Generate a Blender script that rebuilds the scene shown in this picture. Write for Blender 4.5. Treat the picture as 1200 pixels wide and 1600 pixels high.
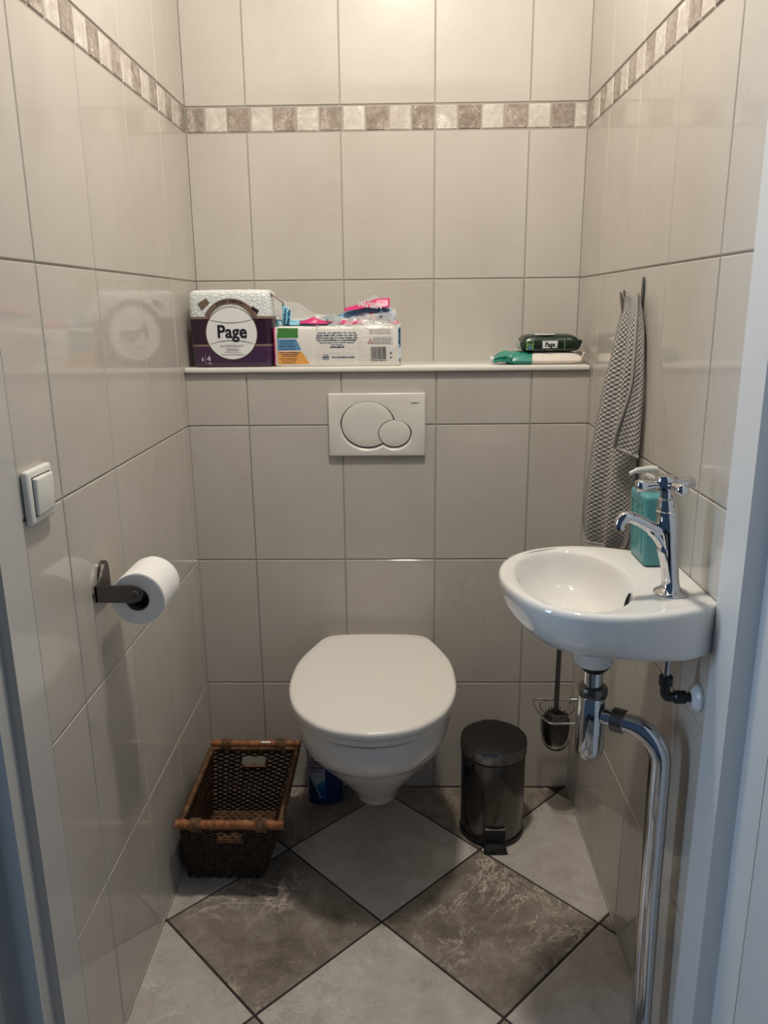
import bpy, bmesh, math, random
from mathutils import Vector, Matrix
random.seed(7)
PI = math.pi
for o in list(bpy.data.objects):
    bpy.data.objects.remove(o)
SC = bpy.context.scene
COL = SC.collection

# ------------------------------------------------------------------ camera
F_PX = 1220.963
cam_d = bpy.data.cameras.new('camera')
cam_d.sensor_fit = 'VERTICAL'; cam_d.sensor_height = 24.0
cam_d.lens = F_PX / 1600 * 24.0
cam_d.clip_start = 0.05
cam = bpy.data.objects.new('camera', cam_d); COL.objects.link(cam)
pitch, yaw, roll = -0.2579, -0.0212, 0.0098
fw = Vector((math.sin(yaw) * math.cos(pitch), math.cos(yaw) * math.cos(pitch), math.sin(pitch)))
r0 = Vector((math.cos(yaw), -math.sin(yaw), 0))
u0 = r0.cross(fw)
rt = r0 * math.cos(roll) - u0 * math.sin(roll)
up = r0 * math.sin(roll) + u0 * math.cos(roll)
M = Matrix((rt, up, -fw)).transposed().to_4x4()
M.translation = Vector((0.06553, -2.12275, 1.32135))
cam.matrix_world = M
SC.camera = cam

# ------------------------------------------------------------------ world, lights, exposure
SC.view_settings.view_transform = 'Standard'
SC.view_settings.look = 'None'
SC.view_settings.gamma = 1.0
SC.view_settings.use_curve_mapping = False
SC.view_settings.exposure = 0.0
wd = bpy.data.worlds.new('world'); SC.world = wd; wd.use_nodes = True
wb = wd.node_tree.nodes['Background']
wb.inputs['Color'].default_value = (0.34, 0.60, 1.0, 1)
wb.inputs['Strength'].default_value = 0.09
LAMP_POS = (0.09, -0.88, 2.585)
LAMP_W = 17.5
ad = bpy.data.lights.new('hall_daylight', 'AREA')
ad.shape = 'RECTANGLE'; ad.size = 0.35; ad.size_y = 1.4; ad.energy = 22.0; ad.color = (0.55, 0.75, 1.0)
al = bpy.data.objects.new('hall_daylight', ad); COL.objects.link(al)
al.location = (-2.2, -1.62, 1.4)
al.rotation_euler = (Vector((0.55, -1.2, 1.0)) - Vector(al.location)).to_track_quat('-Z', 'Y').to_euler()

# ------------------------------------------------------------------ measures
XL, XR, B = -0.4652, 0.5340, 0.1741
TH, Z0 = 0.35434, 0.32426
ROWS = [0.0, Z0, Z0 + TH, Z0 + 2 * TH, Z0 + 3 * TH, 1.7416]
ZF2 = 1.8026
CEIL = 2.62
SX = [-0.0788 + 0.235 * k for k in (-1, 0, 1, 2)]
SHELF = 1.1775

# ------------------------------------------------------------------ material helpers
def mat(name, col, rough=0.5, metal=0.0, spec=0.5, coat=0.0, trans=0.0, ior=1.5, alpha=1.0):
    m = bpy.data.materials.new(name); m.use_nodes = True
    b = m.node_tree.nodes['Principled BSDF']
    b.inputs['Base Color'].default_value = (*col, 1)
    b.inputs['Roughness'].default_value = rough
    b.inputs['Metallic'].default_value = metal
    b.inputs['Specular IOR Level'].default_value = spec
    b.inputs['Coat Weight'].default_value = coat
    b.inputs['Coat Roughness'].default_value = 0.05
    b.inputs['Transmission Weight'].default_value = trans
    b.inputs['IOR'].default_value = ior
    b.inputs['Alpha'].default_value = alpha
    return m
class NT:
    def __init__(s, m):
        s.m = m; s.t = m.node_tree; s.b = s.t.nodes['Principled BSDF']
    def n(s, typ, **kw):
        nd = s.t.nodes.new(typ)
        for k, v in kw.items():
            if k in nd.inputs: nd.inputs[k].default_value = v
            else: setattr(nd, k, v)
        return nd
    def l(s, a, b): s.t.links.new(a, b)
    def coords(s, rnd=True, scale=(1, 1, 1)):
        tc = s.n('ShaderNodeTexCoord'); mp = s.n('ShaderNodeMapping')
        mp.inputs['Scale'].default_value = scale
        s.l(tc.outputs['Object'], mp.inputs['Vector'])
        if rnd:
            oi = s.n('ShaderNodeObjectInfo'); mu = s.n('ShaderNodeMath', operation='MULTIPLY'); mu.inputs[1].default_value = 57.0
            s.l(oi.outputs['Random'], mu.inputs[0]); s.l(mu.outputs[0], mp.inputs['Location'])
        return mp.outputs['Vector']
    def ramp(s, fac, stops, interp='LINEAR'):
        r = s.n('ShaderNodeValToRGB'); r.color_ramp.interpolation = interp
        e = r.color_ramp.elements
        while len(e) < len(stops): e.new(0.5)
        for el, (p, c) in zip(e, stops): el.position = p; el.color = (*c, 1)
        s.l(fac, r.inputs['Fac']); return r.outputs['Color']
    def noise(s, vec, scale, detail=4, rough=0.6, dist=0.0):
        nz = s.n('ShaderNodeTexNoise'); s.l(vec, nz.inputs['Vector'])
        nz.inputs['Scale'].default_value = scale; nz.inputs['Detail'].default_value = detail
        nz.inputs['Roughness'].default_value = rough; nz.inputs['Distortion'].default_value = dist
        return nz.outputs['Fac']
    def mix(s, fac, a, b, blend='MIX'):
        mx = s.n('ShaderNodeMix', data_type='RGBA', blend_type=blend)
        if isinstance(fac, float): mx.inputs[0].default_value = fac
        else: s.l(fac, mx.inputs[0])
        for i, v in ((6, a), (7, b)):
            if isinstance(v, tuple): mx.inputs[i].default_value = (*v, 1)
            else: s.l(v, mx.inputs[i])
        return mx.outputs[2]
    def bump(s, h, strength=0.2, dist=0.002):
        bp = s.n('ShaderNodeBump'); bp.inputs['Strength'].default_value = strength; bp.inputs['Distance'].default_value = dist
        s.l(h, bp.inputs['Height']); s.l(bp.outputs['Normal'], s.b.inputs['Normal'])
    def col(s, c): s.l(c, s.b.inputs['Base Color'])

def wall_tile_mat():
    m = mat('cream_wall_tile', (0.7, 0.64, 0.56), 0.07, spec=0.5); t = NT(m)
    v = t.coords(True, (1.0, 1.0, 0.75))
    n1 = t.noise(v, 5.0, 5, 0.62, 0.6)
    c1 = t.ramp(n1, [(0.25, (0.53, 0.487, 0.437)), (0.5, (0.56, 0.52, 0.472)), (0.75, (0.585, 0.547, 0.50))])
    n2 = t.noise(v, 9.0, 6, 0.7, 1.8)
    vein = t.ramp(n2, [(0.44, (0, 0, 0)), (0.5, (1, 1, 1)), (0.53, (0, 0, 0))])
    n3 = t.noise(v, 3.0, 2)
    vm = t.mix(1.0, vein, t.ramp(n3, [(0.5, (0, 0, 0)), (0.7, (0.35, 0.35, 0.35))]), 'MULTIPLY')
    t.col(t.mix(vm, c1, (0.47, 0.405, 0.335)))
    n4 = t.noise(t.coords(True), 6.0, 1)
    t.bump(n4, 0.05, 0.004)
    return m
def stone_mat(name, dark, mid, light, scale=1.0, rough=0.28, vein_k=1.0, fleck=1.0, stain=None):
    m = mat(name, mid, rough); t = NT(m)
    v = t.coords(True)
    n1 = t.noise(v, 16 * scale, 10, 0.72, 0.5)
    c1 = t.ramp(n1, [(0.36, dark), (0.5, mid), (0.64, light)])
    n0 = t.noise(v, 3.5 * scale, 5, 0.6, 0.4)
    c1 = t.mix(0.35, c1, t.ramp(n0, [(0.38, dark), (0.62, light)]))
    if stain:
        st = t.ramp(t.noise(v, 7 * scale, 8, 0.7, 1.0), [(0.55, (0, 0, 0)), (0.72, (0.6, 0.6, 0.6))])
        c1 = t.mix(st, c1, stain)
    vl = tuple(min(1, c * 1.9) for c in light)
    for sc_, wd_, th_ in ((2.2, 0.008, 0.44), (4.8, 0.008, 0.50), (11, 0.012, 0.5)):
        n2 = t.noise(v, sc_ * scale, 10, 0.66, 1.3)
        vein = t.ramp(n2, [(0.5 - 1.6 * wd_, (0, 0, 0)), (0.5, (0.8, 0.8, 0.8)), (0.5 + wd_, (0, 0, 0))])
        n5 = t.noise(v, 5 * scale, 3)
        vm = t.mix(1.0, vein, t.ramp(n5, [(th_, (0, 0, 0)), (th_ + 0.14, (vein_k,) * 3)]), 'MULTIPLY')
        c1 = t.mix(vm, c1, vl)
    n3 = t.noise(v, 55 * scale, 8, 0.85, 1.5)
    sp = t.ramp(n3, [(0.55, (0, 0, 0)), (0.66, (0.7 * fleck,) * 3)])
    t.col(t.mix(sp, c1, tuple(min(1, c * 1.45) for c in light)))
    t.bump(n1, 0.08, 0.002)
    return m
M_TILE = wall_tile_mat()
M_GROUT = mat('wall_grout', (0.38, 0.345, 0.305), 0.8)
M_FGROUT = mat('floor_grout', (0.035, 0.030, 0.027), 0.85)
M_FDARK = stone_mat('dark_stone_tile', (0.150, 0.120, 0.095), (0.255, 0.213, 0.178), (0.39, 0.335, 0.285), vein_k=1.3)
M_FLIGHT = stone_mat('light_stone_tile', (0.44, 0.39, 0.345), (0.56, 0.51, 0.46), (0.64, 0.60, 0.55), 1.0, 0.28, 0.3, 0.35, (0.33, 0.26, 0.20))
M_MDARK = stone_mat('dark_mosaic', (0.20, 0.155, 0.125), (0.30, 0.25, 0.21), (0.46, 0.40, 0.35), 5.0, 0.12)
M_MLIGHT = stone_mat('light_mosaic', (0.48, 0.42, 0.37), (0.60, 0.55, 0.49), (0.70, 0.65, 0.59), 4.0, 0.10)
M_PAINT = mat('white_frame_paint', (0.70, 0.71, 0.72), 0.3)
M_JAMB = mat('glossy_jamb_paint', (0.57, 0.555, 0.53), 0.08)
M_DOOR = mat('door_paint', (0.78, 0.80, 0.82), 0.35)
M_PLASTER = mat('plaster', (0.72, 0.70, 0.66), 0.9)
t_ = NT(M_PLASTER); t_.bump(t_.noise(t_.coords(False), 90, 3), 0.5, 0.003)
M_CEIL = mat('ceiling_white', (0.80, 0.78, 0.74), 0.9)
M_CER = mat('white_ceramic', (0.80, 0.78, 0.75), 0.06, coat=0.3)
M_LID = mat('lid_plastic', (0.80, 0.765, 0.72), 0.26)
M_PLATE = mat('flush_plastic', (0.74, 0.71, 0.66), 0.22)
M_SWITCH = mat('switch_plastic', (0.80, 0.79, 0.74), 0.22)
M_SILL = mat('white_sill', (0.84, 0.81, 0.76), 0.12)
M_CHROME = mat('chrome', (0.62, 0.625, 0.64), 0.05, 1.0)
M_CHROME2 = mat('dull_chrome', (0.55, 0.55, 0.55), 0.2, 1.0)
M_BLACK = mat('black_plastic', (0.012, 0.012, 0.013), 0.35)
M_BLACKM = mat('black_matte', (0.010, 0.010, 0.010), 0.8)
M_GREYM = mat('dark_grey_metal', (0.16, 0.15, 0.145), 0.34, 1.0)
M_HOOK = mat('dark_hook_metal', (0.11, 0.10, 0.095), 0.35, 0.6)
M_PAPER = mat('tissue_paper', (0.88, 0.87, 0.85), 0.95)
t_ = NT(M_PAPER); t_.bump(t_.noise(t_.coords(False), 260, 2), 0.25, 0.001)
M_CARD = mat('cardboard_core', (0.10, 0.085, 0.07), 0.9)
M_TEAL = mat('teal_plastic', (0.085, 0.31, 0.335), 0.32)
M_PUMP = mat('milky_pump', (0.80, 0.80, 0.78), 0.25, trans=0.25)
M_GLASS = mat('cup_glass', (0.95, 0.96, 0.96), 0.02, trans=1.0, ior=1.45)
M_ROSE = mat('white_plastic', (0.8, 0.8, 0.8), 0.3)
def flat(name, c, r=0.35): return mat(name, c, r)
M_WHITE = flat('print_white', (0.82, 0.82, 0.82)); M_INK = flat('print_black', (0.012, 0.012, 0.016))
M_GREY = flat('print_grey', (0.22, 0.20, 0.20)); M_BROWN = flat('print_brown', (0.17, 0.115, 0.085))
M_PURP = flat('print_purple', (0.060, 0.026, 0.072), 0.28); M_PURP2 = flat('print_dark_purple', (0.030, 0.011, 0.030), 0.28)
M_GOLD = flat('print_gold', (0.26, 0.185, 0.12)); M_LILAC = flat('print_lilac', (0.55, 0.5, 0.62))
M_ORANGE = flat('print_orange', (0.80, 0.38, 0.09)); M_BLUE = flat('print_blue', (0.13, 0.30, 0.52)); M_NAVY = flat('print_navy', (0.02, 0.05, 0.14))
M_GREEN = flat('print_green', (0.07, 0.25, 0.06)); M_PINK = flat('print_pink', (0.62, 0.03, 0.17)); M_RED = flat('print_red', (0.45, 0.03, 0.04))
M_AQUA = flat('print_aqua', (0.20, 0.52, 0.66)); M_PETROL = flat('print_petrol', (0.02, 0.14, 0.19)); M_DKGREEN = flat('pack_dark_green', (0.008, 0.022, 0.014), 0.25)
M_LIME = flat('print_lime', (0.20, 0.33, 0.12)); M_EMER = flat('pack_emerald', (0.025, 0.26, 0.19), 0.25); M_CREAM = flat('pack_cream', (0.78, 0.70, 0.63), 0.3)
M_NAVYB = flat('bottle_blue', (0.008, 0.03, 0.16), 0.25); M_MIDB = flat('label_blue', (0.015, 0.10, 0.36)); M_CYANB = flat('label_cyan', (0.03, 0.23, 0.38)); M_LAB = flat('label_pale', (0.50, 0.53, 0.62)); M_MAROON = flat('label_maroon', (0.17, 0.02, 0.06))
def wrap_mat():
    m = mat('white_wrap', (0.82, 0.79, 0.74), 0.22); t = NT(m)
    v = t.coords(False)
    t.bump(t.noise(v, 40, 4, 0.6, 1.0), 0.35, 0.004); return m
M_WRAP = wrap_mat()
def emboss_mat():
    m = mat('embossed_wrap', (0.72, 0.77, 0.78), 0.2); t = NT(m)
    v = t.coords(False)
    vo = t.n('ShaderNodeTexVoronoi', feature='DISTANCE_TO_EDGE'); vo.inputs['Scale'].default_value = 110; t.l(v, vo.inputs['Vector'])
    c = t.ramp(vo.outputs['Distance'], [(0.0, (0.66, 0.70, 0.70)), (0.22, (0.82, 0.84, 0.83))])
    t.col(c); t.bump(vo.outputs['Distance'], 0.6, 0.004); return m
M_EMB = emboss_mat()
def film_mat(name, c, a, rough=0.12):
    m = mat(name, c, rough, alpha=a, coat=0.6); return m
M_FILM = film_mat('clear_film', (0.85, 0.86, 0.86), 0.26, 0.06)
M_STEEL = mat('bin_steel', (0.13, 0.122, 0.118), 0.20, 1.0)
t_ = NT(M_STEEL); t_.b.inputs['Anisotropic'].default_value = 0.5
M_STEELLID = mat('bin_lid_steel', (0.085, 0.08, 0.077), 0.36, 1.0)
M_STEELBAND = mat('bin_band_steel', (0.27, 0.26, 0.25), 0.2, 1.0)
def wicker_mat(name, a, b, c):
    m = mat(name, b, 0.55); t = NT(m); v = t.coords(False)
    n = t.noise(v, 70, 3, 0.6)
    t.col(t.ramp(n, [(0.3, a), (0.5, b), (0.7, c)])); return m
M_WICK = wicker_mat('dark_wicker', (0.014, 0.006, 0.003), (0.040, 0.018, 0.008), (0.085, 0.042, 0.02))
M_BRAID = wicker_mat('braid_wicker', (0.04, 0.016, 0.007), (0.12, 0.055, 0.022), (0.21, 0.11, 0.05))
M_BIND = wicker_mat('binding_cane', (0.08, 0.035, 0.016), (0.17, 0.085, 0.04), (0.27, 0.15, 0.075))
def rail_mat():
    m = mat('varnished_rail', (0.30, 0.11, 0.04), 0.3); t = NT(m); v = t.coords(True, (4, 1, 1))
    n = t.noise(v, 16, 4, 0.6, 0.6)
    t.col(t.ramp(n, [(0.3, (0.16, 0.05, 0.018)), (0.55, (0.33, 0.125, 0.045)), (0.75, (0.42, 0.19, 0.08))])); return m
M_RAIL = rail_mat()
def towel_mat():
    m = mat('grey_towel', (0.33, 0.305, 0.285), 0.95); t = NT(m)
    uv = t.n('ShaderNodeUVMap'); sx = t.n('ShaderNodeSeparateXYZ'); t.l(uv.outputs['UV'], sx.inputs[0])
    def wave(out, k, ph=0.0):
        mu = t.n('ShaderNodeMath', operation='MULTIPLY_ADD'); mu.inputs[1].default_value = k; mu.inputs[2].default_value = ph; t.l(out, mu.inputs[0])
        s = t.n('ShaderNodeMath', operation='SINE'); t.l(mu.outputs[0], s.inputs[0]); return s.outputs[0]
    p = t.n('ShaderNodeMath', operation='MULTIPLY'); t.l(wave(sx.outputs[0], 2 * PI / 0.0088), p.inputs[0]); t.l(wave(sx.outputs[1], 2 * PI / 0.0092), p.inputs[1])
    mr = t.n('ShaderNodeMapRange'); mr.inputs['From Min'].default_value = -1; t.l(p.outputs[0], mr.inputs['Value'])
    t.col(t.ramp(mr.outputs[0], [(0.15, (0.27, 0.253, 0.236)), (0.5, (0.41, 0.387, 0.363)), (0.9, (0.53, 0.50, 0.468))]))
    t.bump(mr.outputs[0], 0.9, 0.003); return m
M_TOWEL = towel_mat()
M_HEM = mat('towel_hem', (0.36, 0.335, 0.31), 0.95)
M_BULB = mat('lamp_glow', (1, 1, 1), 0.5)
M_BULB.node_tree.nodes['Principled BSDF'].inputs['Emission Color'].default_value = (1.0, 0.80, 0.56, 1)
M_BULB.node_tree.nodes['Principled BSDF'].inputs['Emission Strength'].default_value = 1.0

# ------------------------------------------------------------------ mesh helpers
def mesh(name, bm, m, parent=None, smooth=None, loc=None, kind=None):
    me = bpy.data.meshes.new(name)
    bmesh.ops.recalc_face_normals(bm, faces=bm.faces)
    bm.to_mesh(me); bm.free()
    for x in (m if isinstance(m, (list, tuple)) else [m]): me.materials.append(x)
    if smooth:
        me.shade_smooth(); me.set_sharp_from_angle(angle=math.radians(smooth))
    o = bpy.data.objects.new(name, me); COL.objects.link(o)
    if parent: o.parent = parent
    if loc: o.location = loc
    if kind: o['kind'] = kind
    return o
def thing(name, label, cat, loc=(0, 0, 0), group=None):
    o = bpy.data.objects.new(name, None); COL.objects.link(o); o.location = loc
    o.empty_display_size = 0.05
    o['label'] = label; o['category'] = cat
    if group: o['group'] = group
    return o
def box(bm, x0, x1, y0, y1, z0, z1, bev=0.0, seg=2, mi=0):
    r = bmesh.ops.create_cube(bm, size=1.0)
    vs = r['verts']
    for v in vs:
        v.co = Vector((x0 + (v.co.x + .5) * (x1 - x0), y0 + (v.co.y + .5) * (y1 - y0), z0 + (v.co.z + .5) * (z1 - z0)))
    fs = set(f for v in vs for f in v.link_faces)
    for f in fs: f.material_index = mi
    if bev > 0:
        es = set(e for v in vs for e in v.link_edges)
        bmesh.ops.bevel(bm, geom=list(es), offset=bev, segments=seg, affect='EDGES', profile=0.5)
def loft(bm, rings, cap0=True, cap1=True, closed=True, mi=0):
    vr = [[bm.verts.new(p) for p in r] for r in rings]
    n = len(vr[0])
    fs = []
    for a, b in zip(vr[:-1], vr[1:]):
        for i in range(n if closed else n - 1):
            j = (i + 1) % n
            fs.append(bm.faces.new((a[i], a[j], b[j], b[i])))
    if cap0: fs.append(bm.faces.new(list(reversed(vr[0]))))
    if cap1: fs.append(bm.faces.new(vr[-1]))
    for f in fs: f.material_index = mi
    return vr
def lathe(bm, prof, c=(0, 0, 0), n=32, axis='Z', mi=0):
    rings = []
    for r, h in prof:
        ring = []
        for i in range(n):
            a = 2 * PI * i / n; p = (r * math.cos(a), r * math.sin(a))
            q = {'Z': (p[0], p[1], h), 'Y': (p[0], h, p[1]), 'X': (h, p[0], p[1])}[axis]
            ring.append(Vector(q) + Vector(c))
        rings.append(ring)
    loft(bm, rings, mi=mi)
def crom(pts, closed=False, sub=8):
    P = [Vector(p) for p in pts]; n = len(P); out = []
    rng = range(n) if closed else range(n - 1)
    for i in rng:
        if closed: a, b, c, d = P[(i - 1) % n], P[i], P[(i + 1) % n], P[(i + 2) % n]
        else: a, b, c, d = P[max(i - 1, 0)], P[i], P[i + 1], P[min(i + 2, n - 1)]
        for k in range(sub):
            t = k / sub
            out.append(0.5 * ((2 * b) + (c - a) * t + (2 * a - 5 * b + 4 * c - d) * t * t + (3 * b - a - 3 * c + d) * t ** 3))
    if not closed: out.append(P[-1].copy())
    return out
def tube(bm, path, r, n=12, caps=True, mi=0, closed=False):
    P = [Vector(p) for p in path]; m = len(P)
    rr = r if isinstance(r, (list, tuple)) else [r] * m
    T = []
    for i in range(m):
        if closed: T.append((P[(i + 1) % m] - P[(i - 1) % m]).normalized())
        else: T.append((P[min(i + 1, m - 1)] - P[max(i - 1, 0)]).normalized())
    nrm = T[0].orthogonal().normalized(); rings = []
    for i in range(m):
        nrm = (nrm - T[i] * nrm.dot(T[i])).normalized()
        bn = T[i].cross(nrm)
        rings.append([P[i] + (nrm * math.cos(2 * PI * k / n) + bn * math.sin(2 * PI * k / n)) * rr[i] for k in range(n)])
    if closed:
        vr = loft(bm, rings, False, False, mi=mi)
        a, b = vr[-1], vr[0]
        for i in range(n): bm.faces.new((a[i], a[(i + 1) % n], b[(i + 1) % n], b[i])).material_index = mi
    else: loft(bm, rings, caps, caps, mi=mi)
def plate_prism(bm, poly, y0, y1, mi=0):
    # polygon in (x, z) extruded from y0 to y1
    loft(bm, [[Vector((x, y0, z)) for x, z in poly], [Vector((x, y1, z)) for x, z in poly]], mi=mi)
def ell(cx, cz, rx, rz, n=48, a0=0.0, a1=2 * PI):
    full = abs(a1 - a0 - 2 * PI) < 1e-6
    return [(cx + rx * math.cos(a0 + (a1 - a0) * i / (n if full else n - 1)), cz + rz * math.sin(a0 + (a1 - a0) * i / (n if full else n - 1))) for i in range(n)]
def text_bm(body, size, mtx, weight=0.0, depth=0.0003, align='CENTER', width=None, res=2, spacing=1.0):
    cu = bpy.data.curves.new('t', 'FONT'); cu.body = body; cu.size = size; cu.align_x = align; cu.align_y = 'CENTER'
    cu.extrude = depth / 2; cu.offset = weight; cu.resolution_u = res; cu.space_character = spacing
    ob = bpy.data.objects.new('t', cu); COL.objects.link(ob)
    dg = bpy.context.evaluated_depsgraph_get(); dg.update()
    me = bpy.data.meshes.new_from_object(ob.evaluated_get(dg))
    bm = bmesh.new(); bm.from_mesh(me)
    if width and bm.verts:
        xs = [v.co.x for v in bm.verts]; w = max(xs) - min(xs)
        if w > 0:
            for v in bm.verts: v.co.x *= width / w
    bm.transform(mtx)
    bpy.data.objects.remove(ob); bpy.data.curves.remove(cu); bpy.data.meshes.remove(me)
    return bm
def FRONT(x, y, z, rot=0.0):       # text reading to the right on a face that looks to -Y
    return Matrix.Translation((x, y, z)) @ Matrix.Rotation(PI / 2, 4, 'X') @ Matrix.Rotation(rot, 4, 'Z')
def merge(dst, src):
    me = bpy.data.meshes.new('tmp'); src.to_mesh(me); src.free(); dst.from_mesh(me); bpy.data.meshes.remove(me)
def boolean(o, cutters):
    for c in cutters:
        md = o.modifiers.new('b', 'BOOLEAN'); md.operation = 'DIFFERENCE'; md.solver = 'EXACT'; md.object = c
    dg = bpy.context.evaluated_depsgraph_get(); dg.update()
    me = bpy.data.meshes.new_from_object(o.evaluated_get(dg))
    o.modifiers.clear(); o.data = me
    for c in set(cutters): bpy.data.objects.remove(c)

# ------------------------------------------------------------------ the setting
def structure(o, label=None):
    o['kind'] = 'structure'
    if label: o['label'] = label
    return o
def slab(name, x0, x1, y0, y1, z0, z1, m, label, bev=0.0):
    bm = bmesh.new(); box(bm, x0, x1, y0, y1, z0, z1, bev)
    return structure(mesh(name, bm, m, smooth=35 if bev else None), label)
TILE_MESH = {}
J = 0.0016      # half a joint
def tile_on(parent, plane, a0, a1, z0, z1, m, d=0.006, name='tile', edge=0.0013, j=J):
    """one tile with a chamfered face: plane = ('X', x, sign) or ('Y', y, sign), face looks along sign"""
    ax, pos, sg = plane
    w, h = round(a1 - a0 - 2 * j, 4), round(z1 - z0 - 2 * j, 4)
    if w < 0.004 or h < 0.004: return None
    key = (ax, sg, w, h, m.name)
    if key not in TILE_MESH:
        bm = bmesh.new(); rings = []
        for ins, dep in ((0, -d), (0, -edge), (edge, 0)):
            r = []
            for s, t in ((-1, -1), (1, -1), (1, 1), (-1, 1)):
                u, v = s * (w / 2 - ins), t * (h / 2 - ins)
                r.append(Vector((dep * sg, u, v)) if ax == 'X' else Vector((u, dep * sg, v)))
            rings.append(r)
        loft(bm, rings)
        bmesh.ops.recalc_face_normals(bm, faces=bm.faces)
        me = bpy.data.meshes.new('tile'); bm.to_mesh(me); bm.free(); me.materials.append(m); TILE_MESH[key] = me
    o = bpy.data.objects.new(name, TILE_MESH[key]); COL.objects.link(o); o.parent = parent
    c, zc = (a0 + a1) / 2, (z0 + z1) / 2
    o.location = (pos, c, zc) if ax == 'X' else (c, pos, zc)
    jit = random.uniform(-0.0009, 0.0009)
    if ax == 'X': o.rotation_euler = (0, random.uniform(-0.001, 0.001), jit)
    else: o.rotation_euler = (random.uniform(-0.001, 0.001), 0, jit)
    return o
def frieze(parent, plane, edges, first_dark):
    dk = first_dark
    for a, b in zip(edges[:-1], edges[1:]):
        tile_on(parent, plane, min(a, b), max(a, b), ROWS[5] + 0.001, ZF2 - 0.001, M_MDARK if dk else M_MLIGHT, name='mosaic_tile', edge=0.002, j=0.002)
        dk = not dk
UP = [ROWS[5]]
HI = [(ZF2, ZF2 + TH), (ZF2 + TH, CEIL)]
YF = -1.19          # hall face of the front wall

wl = slab('wall_left', XL - 0.10, XL - 0.0022, -1.0725, 0.1, -0.02, CEIL, M_GROUT, 'left wall of glossy cream tiles with a mosaic border')
ys = [-1.0725 - J, -0.9372, -0.7022, -0.4672, -0.2322, J]
for a, b in zip(ys[:-1], ys[1:]):
    for z0, z1 in list(zip(ROWS[:-1], ROWS[1:])) + HI: tile_on(wl, ('X', XL, 1), a, b, z0, z1, M_TILE)
frieze(wl, ('X', XL, 1), [-0.0575 * k for k in range(19)] + [-1.0725], True)
wr = slab('wall_right', XR + 0.0022, XR + 0.10, -1.0368, 0.1, -0.02, CEIL, M_GROUT, 'right wall of glossy cream tiles with a mosaic border')
ys = [-1.0368 - J, -0.9182, -0.6832, -0.4482, -0.2132, J]
for a, b in zip(ys[:-1], ys[1:]):
    for z0, z1 in list(zip(ROWS[:-1], ROWS[1:])) + HI: tile_on(wr, ('X', XR, -1), a, b, z0, z1, M_TILE)
frieze(wr, ('X', XR, -1), [-0.0575 * k for k in range(19)] + [-1.0368], True)
wbk = slab('wall_back', XL - 0.1, XR + 0.1, 0.0022, 0.1, 1.0, CEIL, M_GROUT, 'upper back wall of cream tiles behind the ledge')
xs = [XL - J] + SX + [XR + J]
for a, b in zip(xs[:-1], xs[1:]):
    for z0, z1 in [(SHELF - 0.01, ROWS[4]), (ROWS[4], ROWS[5])] + HI: tile_on(wbk, ('Y', 0.0, -1), a, b, z0, z1, M_TILE)
frieze(wbk, ('Y', 0.0, -1), [XL] + [XL + 0.0465 + 0.0575 * k for k in range(17)] + [XR], True)
wc = slab('wall_front', XL, XR, -B + 0.0022, 0.0, -0.02, SHELF - 0.013, M_GROUT, 'boxed-in lower back wall of cream tiles behind the toilet')
wc.name = 'wall_casing'
for a, b in zip(xs[:-1], xs[1:]):
    for z0, z1 in [(0, Z0), (Z0, Z0 + TH), (Z0 + TH, Z0 + 2 * TH), (Z0 + 2 * TH, SHELF - 0.013)]: tile_on(wc, ('Y', -B, -1), a, b, z0, z1, M_TILE)
slab('trim_1', XL + 0.001, XR - 0.004, -B - 0.011, 0.0, SHELF - 0.0125, SHELF, M_SILL, 'white ledge along the back wall above the toilet', 0.004)
slab('ceiling', XL - 0.1, XR + 0.1, -1.19, 0.1, CEIL, CEIL + 0.05, M_CEIL, 'white ceiling')

# floor tiles: diagonal checkerboard clipped to the room
fl = slab('floor', -1.2, 1.4, -3.2, 0.1, -0.06, -0.0022, M_FGROUT, 'floor of diagonal dark and light stone tiles')
def clip(poly, x0, x1, y0, y1):
    for ax, lim, keep in ((0, x0, 1), (0, x1, -1), (1, y0, 1), (1, y1, -1)):
        out = []
        for i in range(len(poly)):
            p, q = poly[i], poly[(i + 1) % len(poly)]
            dp, dq = (p[ax] - lim) * keep, (q[ax] - lim) * keep
            if dp >= 0: out.append(p)
            if (dp >= 0) != (dq >= 0):
                t = dp / (dp - dq); out.append((p[0] + (q[0] - p[0]) * t, p[1] + (q[1] - p[1]) * t))
        poly = out
        if len(poly) < 3: return []
    return poly
FS, FX, FY, FR = 0.33916, 0.0211, -0.6781, 0.78447
ca, sa = math.cos(FR), math.sin(FR)
def fpt(a, b): return (FX + FS * (-a * ca - b * sa), FY + FS * (-a * sa + b * ca))
for ia in range(-6, 9):
    for ib in range(-6, 9):
        g = 0.0025 / FS
        q = [fpt(ia + g, ib + g), fpt(ia + 1 - g, ib + g), fpt(ia + 1 - g, ib + 1 - g), fpt(ia + g, ib + 1 - g)]
        q = clip(q, XL + 0.003, XR - 0.003, -2.6, -B - 0.003)
        if len(q) < 3: continue
        cx, cy = sum(p[0] for p in q) / len(q), sum(p[1] for p in q) / len(q)
        ar = abs(sum(q[i][0] * q[(i + 1) % len(q)][1] - q[(i + 1) % len(q)][0] * q[i][1] for i in range(len(q)))) / 2
        if ar < 0.0006: continue
        s = 1 - 0.0015 / math.sqrt(ar)
        bm = bmesh.new()
        loft(bm, [[Vector((x - cx, y - cy, -0.008)) for x, y in q], [Vector((x - cx, y - cy, -0.001)) for x, y in q], [Vector(((x - cx) * s, (y - cy) * s, 0)) for x, y in q]])
        o = mesh('tile', bm, M_FDARK if (ia + ib) % 2 == 0 else M_FLIGHT, fl)
        o.location = (cx, cy, 0)

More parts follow.
